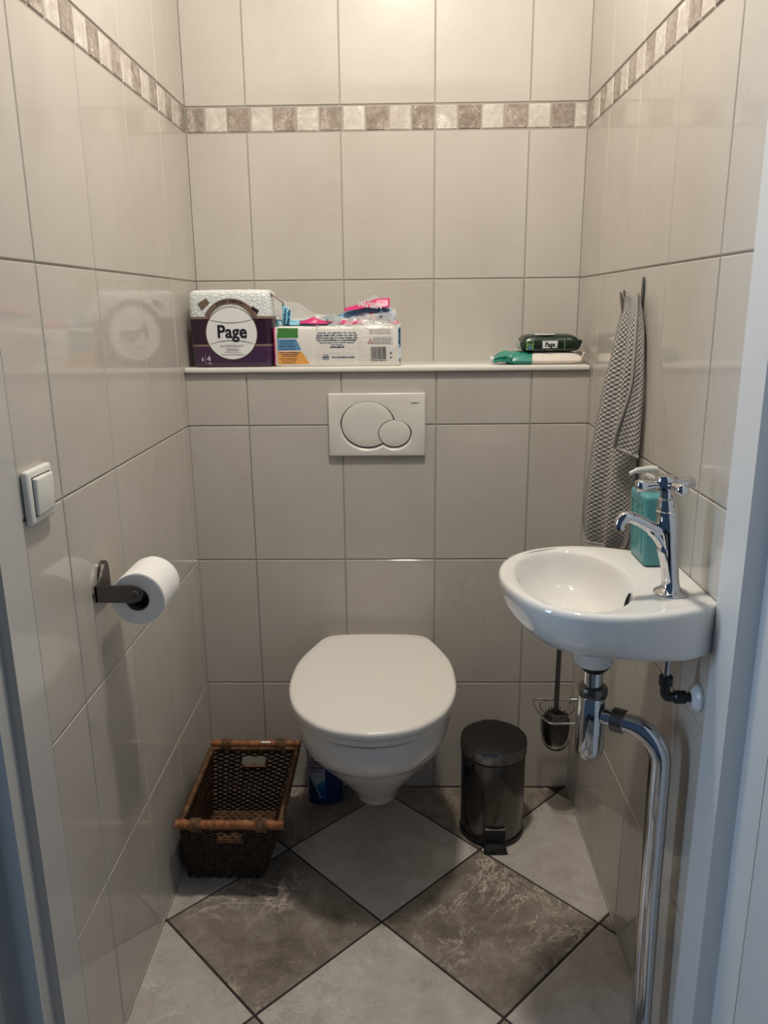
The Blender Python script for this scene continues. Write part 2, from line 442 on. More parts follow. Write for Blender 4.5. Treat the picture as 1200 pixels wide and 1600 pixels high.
# silicone joints along the floor
for nm, x0, x1 in (('baseboard_left', XL, XL + 0.004), ('baseboard_right', XR - 0.004, XR)):
    slab(nm, x0, x1, -1.03, -B, 0, 0.004, M_GROUT, 'thin sealant joint along the floor')

# door frame, hall wall and open door
def prism_xy(name, poly, z0, z1, m, label):
    bm = bmesh.new(); loft(bm, [[Vector((x, y, z0)) for x, y in poly], [Vector((x, y, z1)) for x, y in poly]])
    return structure(mesh(name, bm, m), label)
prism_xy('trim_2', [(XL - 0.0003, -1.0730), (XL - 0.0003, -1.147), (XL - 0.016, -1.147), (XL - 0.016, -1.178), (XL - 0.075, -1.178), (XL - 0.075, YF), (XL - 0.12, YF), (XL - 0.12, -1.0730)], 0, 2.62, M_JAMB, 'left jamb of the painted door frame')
prism_xy('trim_3', [(XR - 0.004, -1.0378), (XR + 0.10, -1.0378), (XR + 0.10, -1.178), (XR + 0.026, -1.178), (XR + 0.026, -1.112), (XR - 0.004, -1.112)], 0, 2.62, M_PAINT, 'right jamb of the painted door frame')
slab('wall_front', XL, XR, -1.178, -1.075, 2.12, 2.62, M_PAINT, 'wall over the door opening')
slab('wall_hall', XL - 0.75, XL - 0.1205, YF, -1.08, 0, 2.62, M_PLASTER, 'hall wall left of the door frame')
slab('door_1', XR + 0.0262, XR + 0.066, -2.02, -1.1784, 0.01, 2.10, M_DOOR, 'white door standing open on the right', 0.002)

# ------------------------------------------------------------------ ceiling lamp
lamp = thing('ceiling_lamp', 'round warm ceiling lamp over the middle of the room', 'lamp', (LAMP_POS[0], LAMP_POS[1], CEIL))
bm = bmesh.new(); lathe(bm, [(0.078, -0.012), (0.088, -0.020), (0.095, -0.012), (0.095, 0)]); mesh('lamp_base', bm, M_CHROME2, lamp, 35)
bm = bmesh.new(); lathe(bm, [(0.03, -0.027), (0.06, -0.025), (0.077, -0.019), (0.077, -0.012)]); mesh('lamp_shade', bm, M_BULB, lamp, 35)
pl = bpy.data.lights.new('lamp_light', 'AREA'); pl.shape = 'DISK'; pl.size = 0.13; pl.energy = LAMP_W; pl.color = (1.0, 0.93, 0.81)
po = bpy.data.objects.new('lamp_light', pl); COL.objects.link(po); po.location = LAMP_POS

# ------------------------------------------------------------------ toilet
def d_ring(hw, yb, yf, z, bw=0.55, n=40, cx=0.0):
    """closed outline, flat back at yb of half width hw*bw, rounded front at yf"""
    L = yb - yf
    half = [(0, 0), (0.45 * bw, 0.002), (0.85 * bw, 0.011), (bw + 0.13 * (1 - bw) + 0.02, 0.036), (0.5 + bw / 2 - .02, 0.11), (0.955, 0.31), (1.0, 0.50), (0.965, 0.66), (0.83, 0.81), (0.58, 0.925), (0.3, 0.98), (0, 1.0)]
    pts = crom([(a * hw, yb - b * L, 0) for a, b in half], False, 6)
    right = pts[:-1]
    left = [Vector((-p.x, p.y, 0)) for p in reversed(pts[1:])]
    return [Vector((p.x + cx, p.y, z)) for p in right + left]
TX = 0.0020
toilet = thing('toilet', 'white wall-hung toilet with closed lid below the flush plate', 'toilet', (TX, -B, 0))
def tl(r): return [p - Vector((0, -B, 0)) for p in r]
bm = bmesh.new()
S = [(0.4500, 0.179, -0.702, 0.62), (0.4485, 0.1835, -0.7085, 0.62), (0.42, 0.185, -0.7105, 0.62), (0.395, 0.182, -0.704, 0.62), (0.372, 0.177, -0.690, 0.64), (0.366, 0.171, -0.682, 0.66), (0.340, 0.163, -0.656, 0.68), (0.31, 0.151, -0.624, 0.74), (0.27, 0.133, -0.580, 0.8), (0.23, 0.112, -0.537, 0.85), (0.20, 0.096, -0.506, 0.9), (0.175, 0.083, -0.480, 0.92), (0.155, 0.075, -0.461, 0.95), (0.138, 0.070, -0.447, 0.97), (0.126, 0.068, -0.440, 0.97), (0.122, 0.063, -0.434, 0.97)]
loft(bm, [tl(d_ring(hw - 0.004, -B - 0.001, yf, z, bw)) for z, hw, yf, bw in reversed(S)])
mesh('bowl', bm, M_CER, toilet, 50)
bm = bmesh.new()
S = [(0.4555, 0.183, -0.706), (0.4575, 0.188, -0.716), (0.471, 0.190, -0.7185), (0.4735, 0.186, -0.713)]
loft(bm, [tl(d_ring(hw - 0.005, -0.243, yf, z, 0.6)) for z, hw, yf in S]); mesh('seat', bm, M_LID, toilet, 40)
bm = bmesh.new()
S = [(0.4755, 0.190, -0.720, -0.205), (0.477, 0.1940, -0.7260, -0.2), (0.488, 0.195, -0.728, -0.198), (0.4915, 0.1940, -0.7262, -0.199), (0.4940, 0.1915, -0.7230, -0.2015), (0.4955, 0.187, -0.7170, -0.206), (0.4962, 0.170, -0.697, -0.22), (0.4966, 0.12, -0.63, -0.26), (0.4968, 0.05, -0.52, -0.36)]
loft(bm, [tl(d_ring(hw - 0.005, yb - 0.033, yf, z, 0.6)) for z, hw, yf, yb in S]); mesh('lid', bm, M_LID, toilet, 50)
for s in (-1, 1):
    bm = bmesh.new(); lathe(bm, [(0.011, 0), (0.013, 0.003), (0.013, 0.016), (0.011, 0.018)], (s * 0.075, -0.0430, 0.4505), 20)
    mesh('hinge', bm, M_CHROME, toilet, 35)

# ------------------------------------------------------------------ flush plate
fp = thing('flush_plate', 'white flush plate with two round buttons above the toilet', 'flush plate', (0.0085, -B, 1.0345))
bm = bmesh.new(); box(bm, -0.1205, 0.1205, -0.0115, -0.0005, -0.0785, 0.0785, 0.003, 3)
pb = mesh('plate', bm, M_PLATE, fp, 40)
BG, SM = (-0.0225, 0.0015, 0.0655, 0.0575), (0.0443, -0.0213, 0.0400, 0.0340)
def cutter(cx, cz, rx, rz, drop):
    bm = bmesh.new()
    def rg(g, y, dz): return [Vector((x, y, z)) for x, z in ell(cx, cz + dz, rx + g, rz + g, 64)]
    loft(bm, [rg(drop, -0.02, -drop), rg(drop * .9, -0.0118, -drop * .9), rg(0.0008, -0.0060, 0.0), rg(0.0008, -0.003, 0.0)])
    bmesh.ops.recalc_face_normals(bm, faces=bm.faces)
    return mesh('cut', bm, M_PLATE, fp)
boolean(pb, [cutter(*BG, 0.0055), cutter(*SM, 0.0055)])
pb.data.shade_smooth(); pb.data.set_sharp_from_angle(angle=math.radians(30))
def gap_shade_disc(p):  # black disc puts the shadow gap around a button into colour
    bm = bmesh.new(); loft(bm, [[Vector((x, y, z)) for x, z in ell(p[0], p[1], p[2] + 0.0014, p[3] + 0.0014, 64)] for y in (-0.003, -0.0078)])
    mesh('button_gap_shade', bm, M_BLACKM, fp)
gap_shade_disc(BG); gap_shade_disc(SM)
def button(p, g):
    bm = bmesh.new()
    def rg(s, y): return [Vector((x, y, z)) for x, z in ell(p[0], p[1], p[2] - s, p[3] - s, 64)]
    loft(bm, [rg(g, -0.0032), rg(g, -0.0105), rg(g + 0.0008, -0.0115), rg(g + 0.003, -0.0121), rg(g + 0.02, -0.0126)])
    return mesh('flush_button', bm, M_PLATE, fp, 30)
b1 = button(BG, 0.0006)
bm = bmesh.new(); loft(bm, [[Vector((x, y, z)) for x, z in ell(SM[0], SM[1], SM[2] + 0.0009, SM[3] + 0.0009, 64)] for y in (-0.02, 0.0)])
boolean(b1, [mesh('cut', bm, M_PLATE, fp)])
b1.data.shade_smooth(); b1.data.set_sharp_from_angle(angle=math.radians(30))
button(SM, 0.0006)
bm = text_bm('GEBERIT', 0.005, FRONT(0.0965, -0.0117, 0.054), 0.00006, width=0.019)
b2 = bmesh.new(); box(b2, 0.0838, 0.0858, -0.0119, -0.0114, 0.0524, 0.0556); merge(bm, b2)
mesh('lettering', bm, M_INK, fp)

# ------------------------------------------------------------------ wash basin on the right wall
bas = thing('washbasin', 'small white ceramic hand basin on the right wall', 'washbasin', (XR, -0.915, 0.80))
def L0(p): return Vector(p) - Vector((XR, -0.915, 0.80))
out_pts = [(XR - .001, -1.036), (0.490, -1.062), (0.430, -1.082), (0.370, -1.088), (0.310, -1.073), (0.264, -1.030), (0.236, -0.965), (0.228, -0.905), (0.238, -0.845), (0.270, -0.790), (0.320, -0.755), (0.380, -0.742), (0.440, -0.752), (0.490, -0.775), (XR - .001, -0.800)]
dense = crom([(x, y, 0) for x, y in out_pts], False, 10)
dense = [Vector((min(p.x, XR - .001), p.y, 0)) for p in dense]
BC = Vector((0.372, -0.915, 0))
NA = 96
def ray_hit(th, poly, c):
    d = Vector((math.cos(th), math.sin(th), 0)); best = 0
    n = len(poly)
    for i in range(n):
        a, b = poly[i] - c, poly[(i + 1) % n] - c
        e = b - a; den = d.x * e.y - d.y * e.x
        if abs(den) < 1e-12: continue
        t = (a.x * e.y - a.y * e.x) / den; s = (a.x * d.y - a.y * d.x) / den
        if t > 0 and -1e-6 <= s <= 1 + 1e-6: best = max(best, t)
    return c + d * best
corner = [math.atan2(p[1] - BC.y, p[0] - BC.x) for p in (out_pts[0], out_pts[-1])]
TH_ = [2 * PI * i / NA for i in range(NA)]
for c in corner:
    c = c % (2 * PI); k = min(range(NA), key=lambda i: abs(TH_[i] - c)); TH_[k] = c
OUT = [ray_hit(t, dense, BC) for t in TH_]
DC = Vector((0.386, -0.92, 0))
def bring(fn): return [L0(fn(i)) for i in range(NA)]
def wallw(i):      # 1 near the wall, 0 on the free side
    x = OUT[i].x; t = max(0, min(1, (x - 0.36) / 0.15)); return t * t * (3 - 2 * t)
def under(k, z, zw):
    def f(i):
        w = wallw(i); kk = k + (1 - k) * 0.93 * w
        if w > .999: kk = 1 - (1 - k) * .07
        p = DC.lerp(OUT[i], kk); 
        if OUT[i].x > XR - .002: p.x = XR - .001
        return Vector((p.x, p.y, z + (zw - z) * w))
    return f
ZT = 0.893
BOWL = [Vector((0.346 + 0.090 * math.cos(a), -0.915 + 0.146 * math.sin(a), 0)) for a in [2 * PI * i / 200 for i in range(200)]]
IN = [ray_hit(t, BOWL, Vector((0.36, -0.915, 0))) for t in TH_]
BD = Vector((0.375, -0.915, 0))
def rim(s, z):
    def f(i):
        p = OUT[i].lerp(BC, s)
        if OUT[i].x > XR - .002: p.x = XR - .001
        return Vector((p.x, p.y, z))
    return f
def inn(k, z):
    return lambda i: Vector((*BD.lerp(IN[i], k).xy, z))
rings = [bring(under(0.12, 0.785, 0.812)), bring(under(0.35, 0.788, 0.812)), bring(under(0.58, 0.797, 0.812)), bring(under(0.76, 0.812, 0.813)), bring(under(0.88, 0.832, 0.817)), bring(under(0.955, 0.853, 0.826)), bring(under(0.99, 0.870, 0.85)), bring(under(1.0, 0.882, 0.878)),
         bring(rim(0.004, 0.888)), bring(rim(0.02, ZT - 0.0012)), bring(rim(0.045, ZT)), bring(rim(0.09, ZT - 0.0005)),
         bring(inn(1.05, ZT - 0.001)), bring(inn(1.02, ZT - 0.0022)), bring(inn(0.985, ZT - 0.007)), bring(inn(0.95, ZT - 0.018)), bring(inn(0.89, ZT - 0.036)), bring(inn(0.78, ZT - 0.056)), bring(inn(0.6, ZT - 0.070)), bring(inn(0.35, ZT - 0.077)), bring(inn(0.14, ZT - 0.080))]
bm = bmesh.new(); loft(bm, rings); mesh('basin_bowl', bm, M_CER, bas, 60)
bm = bmesh.new(); lathe(bm, [(0.029, 0.742), (0.034, 0.749), (0.0345, 0.79), (0.036, 0.80)], L0((0.386, -0.92, 0)), 32); mesh('drain_neck', bm, M_CER, bas, 40)
# overflow in the bowl's right flank, its inner shade painted as a black plug
bm = bmesh.new()
oc = L0((0.4262, -0.952, 0.866)); rings = []
for r, dx in ((1.0, 0.004), (1.0, -0.0018), (0.62, -0.0022), (0.6, 0.002)):
    rings.append([oc + Vector((dx + 0.30 * r * 0.0115 * math.sin(a) + 0.12 * r * 0.0062 * math.cos(a), r * 0.0062 * math.cos(a), r * 0.0115 * math.sin(a))) for a in [2 * PI * i / 24 for i in range(24)]])
loft(bm, rings, True, True); mesh('overflow_hole_shade', bm, M_BLACKM, bas, 40)
bm = bmesh.new(); lathe(bm, [(0.020, 0.8128), (0.0215, 0.8165), (0.016, 0.818), (0.010, 0.8155)], L0((0.375, -0.915, 0)), 28); mesh('drain_ring', bm, M_CHROME, bas, 40)

# chrome bottle trap with its waste pipe
trap = thing('bottle_trap', 'chrome bottle trap with waste pipe bending down below the basin', 'drain pipe', (0.389, -0.92, 0.0))
bm = bmesh.new(); lathe(bm, [(0.0155, 0.690), (0.0155, 0.742)], n=32); mesh('tailpiece', bm, M_CHROME, trap, 35)
bm = bmesh.new(); lathe(bm, [(0.017, 0.7285), (0.023, 0.735), (0.027, 0.7415)], n=32); mesh('washer', bm, M_BLACK, trap, 35)
bm = bmesh.new(); lathe(bm, [(0.018, 0.682), (0.0235, 0.684), (0.0245, 0.688), (0.0245, 0.697), (0.022, 0.701), (0.017, 0.703)], n=32); mesh('collar_nut', bm, M_GREYM, trap, 35)
bm = bmesh.new(); lathe(bm, [(0.020, 0.684), (0.0215, 0.680), (0.0245, 0.645), (0.0250, 0.622), (0.0250, 0.6195), (0.0240, 0.6185), (0.0243, 0.585), (0.0225, 0.575), (0.018, 0.568), (0.008, 0.565)], n=40); mesh('trap_body', bm, M_CHROME, trap, 35)
def lt(p): return Vector(p) - Vector((0.389, -0.92, 0))
P1, PV = Vector((0.389, -0.92, 0.650)), Vector((0.488, -0.986, 0))
dr = (PV - P1); dr.z = 0; dl = dr.length; dr.normalize()
bm = bmesh.new(); tube(bm, [lt(P1 + dr * 0.018), lt(P1 + dr * 0.045)], 0.0145, 24); mesh('outlet', bm, M_CHROME, trap, 35)
bm = bmesh.new(); tube(bm, [lt(P1 + dr * 0.036), lt(P1 + dr * 0.038), lt(P1 + dr * 0.056), lt(P1 + dr * 0.058)], [0.0185, 0.0205, 0.0205, 0.0185], 28); mesh('pipe_nut', bm, M_GREYM, trap, 35)
path = [P1 + dr * 0.05, P1 + dr * (dl - 0.055)]
for k in range(1, 13):
    a = PI / 2 * k / 12; path.append(P1 + dr * (dl - 0.055 + 0.055 * math.sin(a)) + Vector((0, 0, -0.055 * (1 - math.cos(a)))))
path += [Vector((0.4885, -0.99, 0.35)), Vector((0.489, -1.0, 0.1)), Vector((0.489, -1.004, 0.001))]
bm = bmesh.new(); tube(bm, [lt(p) for p in path], 0.0178, 32); mesh('waste_pipe', bm, M_CHROME, trap, 35)
bm = bmesh.new(); lathe(bm, [(0.034, 0.0), (0.033, 0.004), (0.021, 0.012), (0.019, 0.012)], lt((0.489, -1.004, 0.0005)), 28); mesh('floor_rosette', bm, M_CHROME, trap, 35)

# water supply
sup = thing('supply_pipe', 'thin chrome water supply tube with black elbow under the basin', 'water pipe', (0.480, -1.0, 0.722))
bm = bmesh.new(); tube(bm, [(0, 0, 0.015), (0, 0, 0.0885)], 0.0055, 16); mesh('tube', bm, M_CHROME, sup, 35)
bm = bmesh.new()
tube(bm, crom([(0, 0, 0.030), (0, 0, 0.010), (0.003, 0, 0.002), (0.012, 0, 0), (0.045, 0, 0)], False, 5), 0.0075, 16)
lathe(bm, [(0.0085, 0.020), (0.0105, 0.022), (0.0105, 0.036), (0.0085, 0.038)], (0, 0, 0), 16)
lathe(bm, [(0.0085, 0.014), (0.0105, 0.016), (0.0105, 0.032), (0.0085, 0.034)], (0, 0, 0), 16, 'X')
mesh('elbow', bm, M_BLACK, sup, 35)
bm = bmesh.new(); lathe(bm, [(0.010, 0.040), (0.018, 0.044), (0.0225, 0.049), (0.0225, 0.0532)], (0, 0, 0), 32, 'X'); mesh('rosette', bm, M_ROSE, sup, 40)

# ------------------------------------------------------------------ faucet
fa = thing('faucet', 'chrome pillar tap with cross handle on the basin', 'faucet', (0.4795, -0.990, ZT - 0.0003))
LEAN = -0.13
def lean(bm):
    for v in bm.verts: v.co.x += LEAN * v.co.z
    return bm
bm = bmesh.new(); lathe(bm, [(0.0255, 0), (0.026, 0.002), (0.0235, 0.0045), (0.0165, 0.008), (0.0135, 0.013), (0.0128, 0.022), (0.0130, 0.05), (0.0140, 0.08), (0.0160, 0.096), (0.0166, 0.106), (0.0155, 0.118), (0.0138, 0.123), (0.0138, 0.1245)], n=40)
mesh('body', lean(bm), M_CHROME, fa, 40)
bm = bmesh.new(); lathe(bm, [(0.0135, 0.1235), (0.0162, 0.125), (0.0162, 0.1295), (0.0142, 0.131), (0.0134, 0.138), (0.0118, 0.148), (0.0090, 0.150)], n=32)
mesh('headgear', lean(bm), M_CHROME, fa, 35)
bm = bmesh.new(); lathe(bm, [(0.0088, 0.148), (0.0092, 0.163)], n=12); mesh('stem', lean(bm), M_CHROME, fa, 25)
bm = bmesh.new()
sp = crom([(0.0, 0, 0.096), (-0.022, -0.004, 0.104), (-0.042, -0.008, 0.116), (-0.058, -0.011, 0.1235), (-0.068, -0.013, 0.122), (-0.0745, -0.014, 0.114), (-0.0755, -0.014, 0.106)], False, 6)
tube(bm, sp, [0.0098 - 0.0022 * i / len(sp) for i in range(len(sp))], 20); mesh('spout', lean(bm), M_CHROME, fa, 40)
bm = bmesh.new()
tube(bm, crom([(-0.036, -0.007, 0.108), (-0.020, -0.005, 0.094), (-0.008, -0.002, 0.072), (-0.003, 0, 0.045), (0, 0, 0.02)], False, 6), [0.006] * 4 + [0.008] * 8 + [0.011] * 13, 16)
mesh('spout_brace', lean(bm), M_CHROME, fa, 40)
ha = bpy.data.objects.new('handle', None)
bm = bmesh.new(); lathe(bm, [(0.009, 0.159), (0.0145, 0.162), (0.0155, 0.171), (0.0145, 0.180), (0.012, 0.1835), (0.004, 0.185)], n=28)
hub = mesh('handle_hub', lean(bm), M_CHROME, fa, 35)
hz = 0.1705
for k, deg in enumerate((195, 15, 285, 105)):
    a = math.radians(deg); d = Vector((math.cos(a), math.sin(a), 0.0)); b0 = Vector((0, 0, hz))
    bm = bmesh.new(); tube(bm, [b0 + d * q for q in (0.011, 0.017, 0.032, 0.042, 0.0465, 0.0485)], [0.0064, 0.0060, 0.0086, 0.0096, 0.0080, 0.0035], 18)
    mesh('handle_arm', lean(bm), M_CHROME, hub, 50)
bpy.data.objects.remove(ha)

# ------------------------------------------------------------------ soap dispenser
so = thing('soap_dispenser', 'teal rectangular soap dispenser with milky pump behind the tap', 'soap dispenser', (0.4925, -0.827, ZT - 0.0004))
bm = bmesh.new(); box(bm, -0.0185, 0.0185, -0.0425, 0.0425, 0.0, 0.122, 0.007, 4)
for v in bm.verts: v.co.x -= 0.05 * v.co.z
mesh('bottle', bm, M_TEAL, so, 45)
def LEFT(x, y, z, rot=0.0):     # text on a face that looks to -X
    return Matrix.Translation((x, y, z)) @ Matrix.Rotation(-PI / 2, 4, 'Z') @ Matrix.Rotation(PI / 2, 4, 'X') @ Matrix.Rotation(rot, 4, 'Z')
bm = text_bm('Unicura', 0.026, LEFT(-0.0186, 0.0, 0.062, -PI / 2), 0.0003, 0.0012, width=0.076)
for y0, y1, z0, z1 in ((-0.026, 0.026, 0.105, 0.107), (-0.026, 0.026, 0.018, 0.020), (-0.028, -0.026, 0.018, 0.107), (0.026, 0.028, 0.018, 0.107)):
    b2 = bmesh.new(); box(b2, -0.0195, -0.0180, y0, y1, z0, z1); merge(bm, b2)
for v in bm.verts: v.co.x -= 0.05 * v.co.z
mesh('embossing', bm, M_TEAL, so)
bm = bmesh.new(); lathe(bm, [(0.0125, 0.122), (0.0125, 0.135), (0.011, 0.136), (0.0065, 0.1365), (0.0065, 0.156)], (-0.006, 0, 0), 24)
tube(bm, crom([(0.004, 0, 0.158), (-0.012, -0.002, 0.159), (-0.030, -0.005, 0.158), (-0.042, -0.007, 0.153)], False, 4), [0.0068] * 5 + [0.005] * 4 + [0.0036] * 4, 14)
mesh('pump', bm, M_PUMP, so, 40)

# ------------------------------------------------------------------ towel and hook
hk = thing('towel_hook', 'dark metal double hook on the right wall holding the towel', 'hook', (XR, -0.560, 1.33))
bm = bmesh.new()
pts = [(-0.075, 0.004), (-0.04, 0.0075), (0.0, 0.0075), (0.022, 0.007), (0.034, 0.0045), (0.040, 0.0015)]
loft(bm, [[Vector((-0.0005, -hw, z)), Vector((-0.0005, hw, z)), Vector((-0.0035, hw * .8, z)), Vector((-0.0035, -hw * .8, z))] for z, hw in pts]); mesh('back_plate', bm, M_HOOK, hk, 30)
bm = bmesh.new()
pr_ = crom([(-0.002, 0.0, -0.055), (-0.012, 0.010, -0.058), (-0.024, 0.024, -0.035), (-0.030, 0.036, -0.004), (-0.033, 0.042, 0.013)], False, 6)
tube(bm, pr_, [0.0045 if i < 14 else 0.0045 * (1 - (i - 14) / 13) + .0008 for i in range(len(pr_))], 10)
mesh('prong', bm, M_HOOK, hk, 40)

tw = thing('hand_towel', 'grey coarse-woven hand towel hanging from the hook on the right wall', 'towel', (XR, -0.56, 1.30))
def ltw(p): return Vector(p) - Vector((XR, -0.56, 1.30))
#        z      right (x, y)      left (x, y)       thickness
TWS = [(1.335, (0.522, -0.556), (0.506, -0.532), 0.010),
       (1.318, (0.526, -0.572), (0.508, -0.522), 0.018),
       (1.28, (0.527, -0.590), (0.504, -0.512), 0.026),
       (1.22, (0.5265, -0.603), (0.4965, -0.502), 0.030),
       (1.14, (0.5265, -0.609), (0.482, -0.497), 0.032),
       (1.05, (0.5265, -0.612), (0.470, -0.495), 0.034),
       (0.97, (0.526, -0.612), (0.463, -0.492), 0.034),
       (0.90, (0.526, -0.611), (0.459, -0.488), 0.030),
       (0.865, (0.526, -0.606), (0.4605, -0.486), 0.028),
       (0.838, (0.521, -0.596), (0.464, -0.489), 0.018)]
def towel_rings(secs, n=96, folds=2.3, amp=0.011):
    P = crom([(z, 0, 0) for z, *_ in secs], False, 5); q = []
    R_ = crom([(s[1][0], s[1][1], s[0]) for s in secs], False, 5); Lf = crom([(s[2][0], s[2][1], s[0]) for s in secs], False, 5); Tk = crom([(s[3], 0, 0) for s in secs], False, 5)
    rings = []
    for r, l, t in zip(R_, Lf, Tk):
        wd_ = l - r; wd_.z = 0; W = wd_.length; d = wd_.normalized(); nn = Vector((-d.y, d.x, 0))
        if nn.y > 0: nn = -nn
        k = min(1.0, (1.34 - r.z) / 0.15)
        ring = []
        for i in range(n):
            a = 2 * PI * i / n; ca_, sa_ = math.cos(a), math.sin(a)
            s = 0.5 - 0.5 * ca_
            fold = amp * k * math.sin(s * folds * 2 * PI + 1.1 + 3 * r.z) * abs(sa_) ** 0.5
            off = sa_ * t.x * 0.5 + fold
            # the bottom corner hangs lower on one side
            dz = 0.012 * math.sin(s * PI) * max(0, (0.9 - r.z) / 0.08) * -1
            p = r.lerp(l, s) + nn * off; p.z = r.z + dz
            p.x = min(p.x, XR - 0.0015)
            ring.append(ltw(p))
        rings.append(ring)
    return rings
def cloth(name, rings, m, parent, closed=True, perim=None):
    bm = bmesh.new(); uvl = bm.loops.layers.uv.new('UVMap')
    vr = [[bm.verts.new(p) for p in r] for r in rings]; n = len(vr[0])
    acc = [[0.0] for _ in rings]
    wid = perim or 0.30
    for j in range(len(rings) - 1):
        for i in range(n if closed else n - 1):
            k = (i + 1) % n
            f = bm.faces.new((vr[j][i], vr[j][k], vr[j + 1][k], vr[j + 1][i]))
            for lp, (ii, jj) in zip(f.loops, ((i, j), (i + 1, j), (i + 1, j + 1), (i, j + 1))):
                z = sum(p.z for p in rings[jj]) / n
                lp[uvl].uv = (ii / n * wid, z)
    if closed:
        bm.faces.new(vr[-1]); bm.faces.new(list(reversed(vr[0])))
    return mesh(name, bm, m, parent, 80)
cloth('drape', towel_rings(TWS), M_TOWEL, tw, True, 0.30)
RGS = towel_rings(TWS)
bm = bmesh.new(); tube(bm, [p + Vector((0, 0, 0.002)) for p in RGS[-1]], 0.0032, 6, closed=True); mesh('hem', bm, M_HEM, tw, 60)
bm = bmesh.new(); tube(bm, [ltw(p) for p in crom([(0.517, -0.545, 1.328), (0.510, -0.536, 1.343), (0.506, -0.528, 1.347), (0.508, -0.522, 1.338), (0.514, -0.530, 1.325)], False, 5)], 0.0022, 8); mesh('hanging_loop', bm, M_HEM, tw, 60)
# the far corner of the cloth folded back over the right edge
fr = []
FL = [(1.325, (0.524, -0.580), (0.521, -0.572)), (1.27, (0.527, -0.606), (0.518, -0.589)), (1.20, (0.5275, -0.622), (0.512, -0.610)), (1.15, (0.527, -0.630), (0.508, -0.616)), (1.10, (0.5255, -0.634), (0.496, -0.616)), (1.06, (0.525, -0.636), (0.488, -0.610)), (1.035, (0.524, -0.634), (0.486, -0.606))]
A_ = crom([(a[0], a[1], z) for z, a, b in FL], False, 4); B_ = crom([(b[0], b[1], z + 0.015) for z, a, b in FL], False, 4)
for a, b in zip(A_, B_):
    ring = []
    for i in range(24):
        an = 2 * PI * i / 24; s = 0.5 - 0.5 * math.cos(an)
        p = a.lerp(b, s); nn = Vector((-0.45, -0.9, 0)); p = p + nn * (0.0030 * math.sin(an) + 0.002 * math.sin(s * 9))
        p.x = min(p.x, XR - 0.0015); ring.append(ltw(p))
    fr.append(ring)
cloth('folded_corner', fr, M_TOWEL, tw, True, 0.10)
bm = bmesh.new(); tube(bm, [ltw(p + Vector((-0.004, -0.0035, 0))) for p in B_], 0.0030, 8)
tube(bm, [ltw(A_[-1].lerp(B_[-1], k / 8) + Vector((0, -0.002, 0))) for k in range(9)], 0.0034, 8); mesh('hem', bm, M_HEM, tw, 60)

# ------------------------------------------------------------------ toilet brush
tb = thing('toilet_brush_holder', 'wall-mounted glass toilet brush holder with wire ring behind the basin trap', 'brush holder', (0.467, -0.300, 0.30))
bm = bmesh.new()
ringp = crom([(0.066, 0.058, 0.008), (0.03, 0.062, 0.008), (-0.04, 0.062, 0.008), (-0.051, 0.055, 0.008), (-0.053, 0.03, 0.008), (-0.046, -0.02, 0.008), (-0.034, -0.054, 0.008), (-0.022, -0.062, 0.008), (0.03, -0.062, 0.008), (0.0655, -0.062, 0.008)], False, 5)
tube(bm, ringp, 0.0026, 10); mesh('wire_ring', bm, M_CHROME, tb, 50)
for yy in (0.058, -0.062):
    bm = bmesh.new(); lathe(bm, [(0.006, 0.045), (0.0075, 0.047), (0.0075, 0.0665)], (0, yy, 0.008), 18, 'X'); mesh('wall_peg', bm, M_CHROME, tb, 35)
bm = bmesh.new()
lathe(bm, [(0.012, -0.100), (0.026, -0.092), (0.036, -0.075), (0.0405, -0.05), (0.0425, 0.0), (0.0445, 0.018), (0.0450, 0.019), (0.0430, 0.019), (0.0410, 0.0), (0.039, -0.05), (0.0345, -0.073), (0.025, -0.089), (0.011, -0.0965)], n=40)
mesh('glass_cup', bm, M_GLASS, tb, 60)
br = thing('toilet_brush', 'black toilet brush with steel handle standing in the glass holder', 'brush', (0.465, -0.300, 0.30))
bm = bmesh.new(); lathe(bm, [(0.0062, -0.06), (0.0062, 0.243), (0.005, 0.246), (0.001, 0.247)], n=18); mesh('handle', bm, M_GREYM, br, 35)
bm = bmesh.new()
lathe(bm, [(0.006, -0.086), (0.026, -0.080), (0.0315, -0.068), (0.036, -0.045), (0.036, -0.012), (0.030, -0.004), (0.008, -0.002)], n=32)
rb = random.Random(3)
for k in range(60):
    a = rb.uniform(0, 2 * PI); r = rb.uniform(0.008, 0.028); h = rb.uniform(0.002, 0.012)
    c = Vector((r * math.cos(a), r * math.sin(a), -0.008)); d = Vector((math.cos(a) * 0.25, math.sin(a) * 0.25, 1)).normalized()
    tube(bm, [c, c + d * (h + 0.006)], 0.0012, 4)
mesh('bristles', bm, M_BLACKM, br, kind='stuff')

# ------------------------------------------------------------------ toilet roll on its holder
th = thing('toilet_roll_holder', 'dark metal toilet roll holder on the left wall', 'toilet roll holder', (XL, -0.80, 0.845))
bm = bmesh.new()
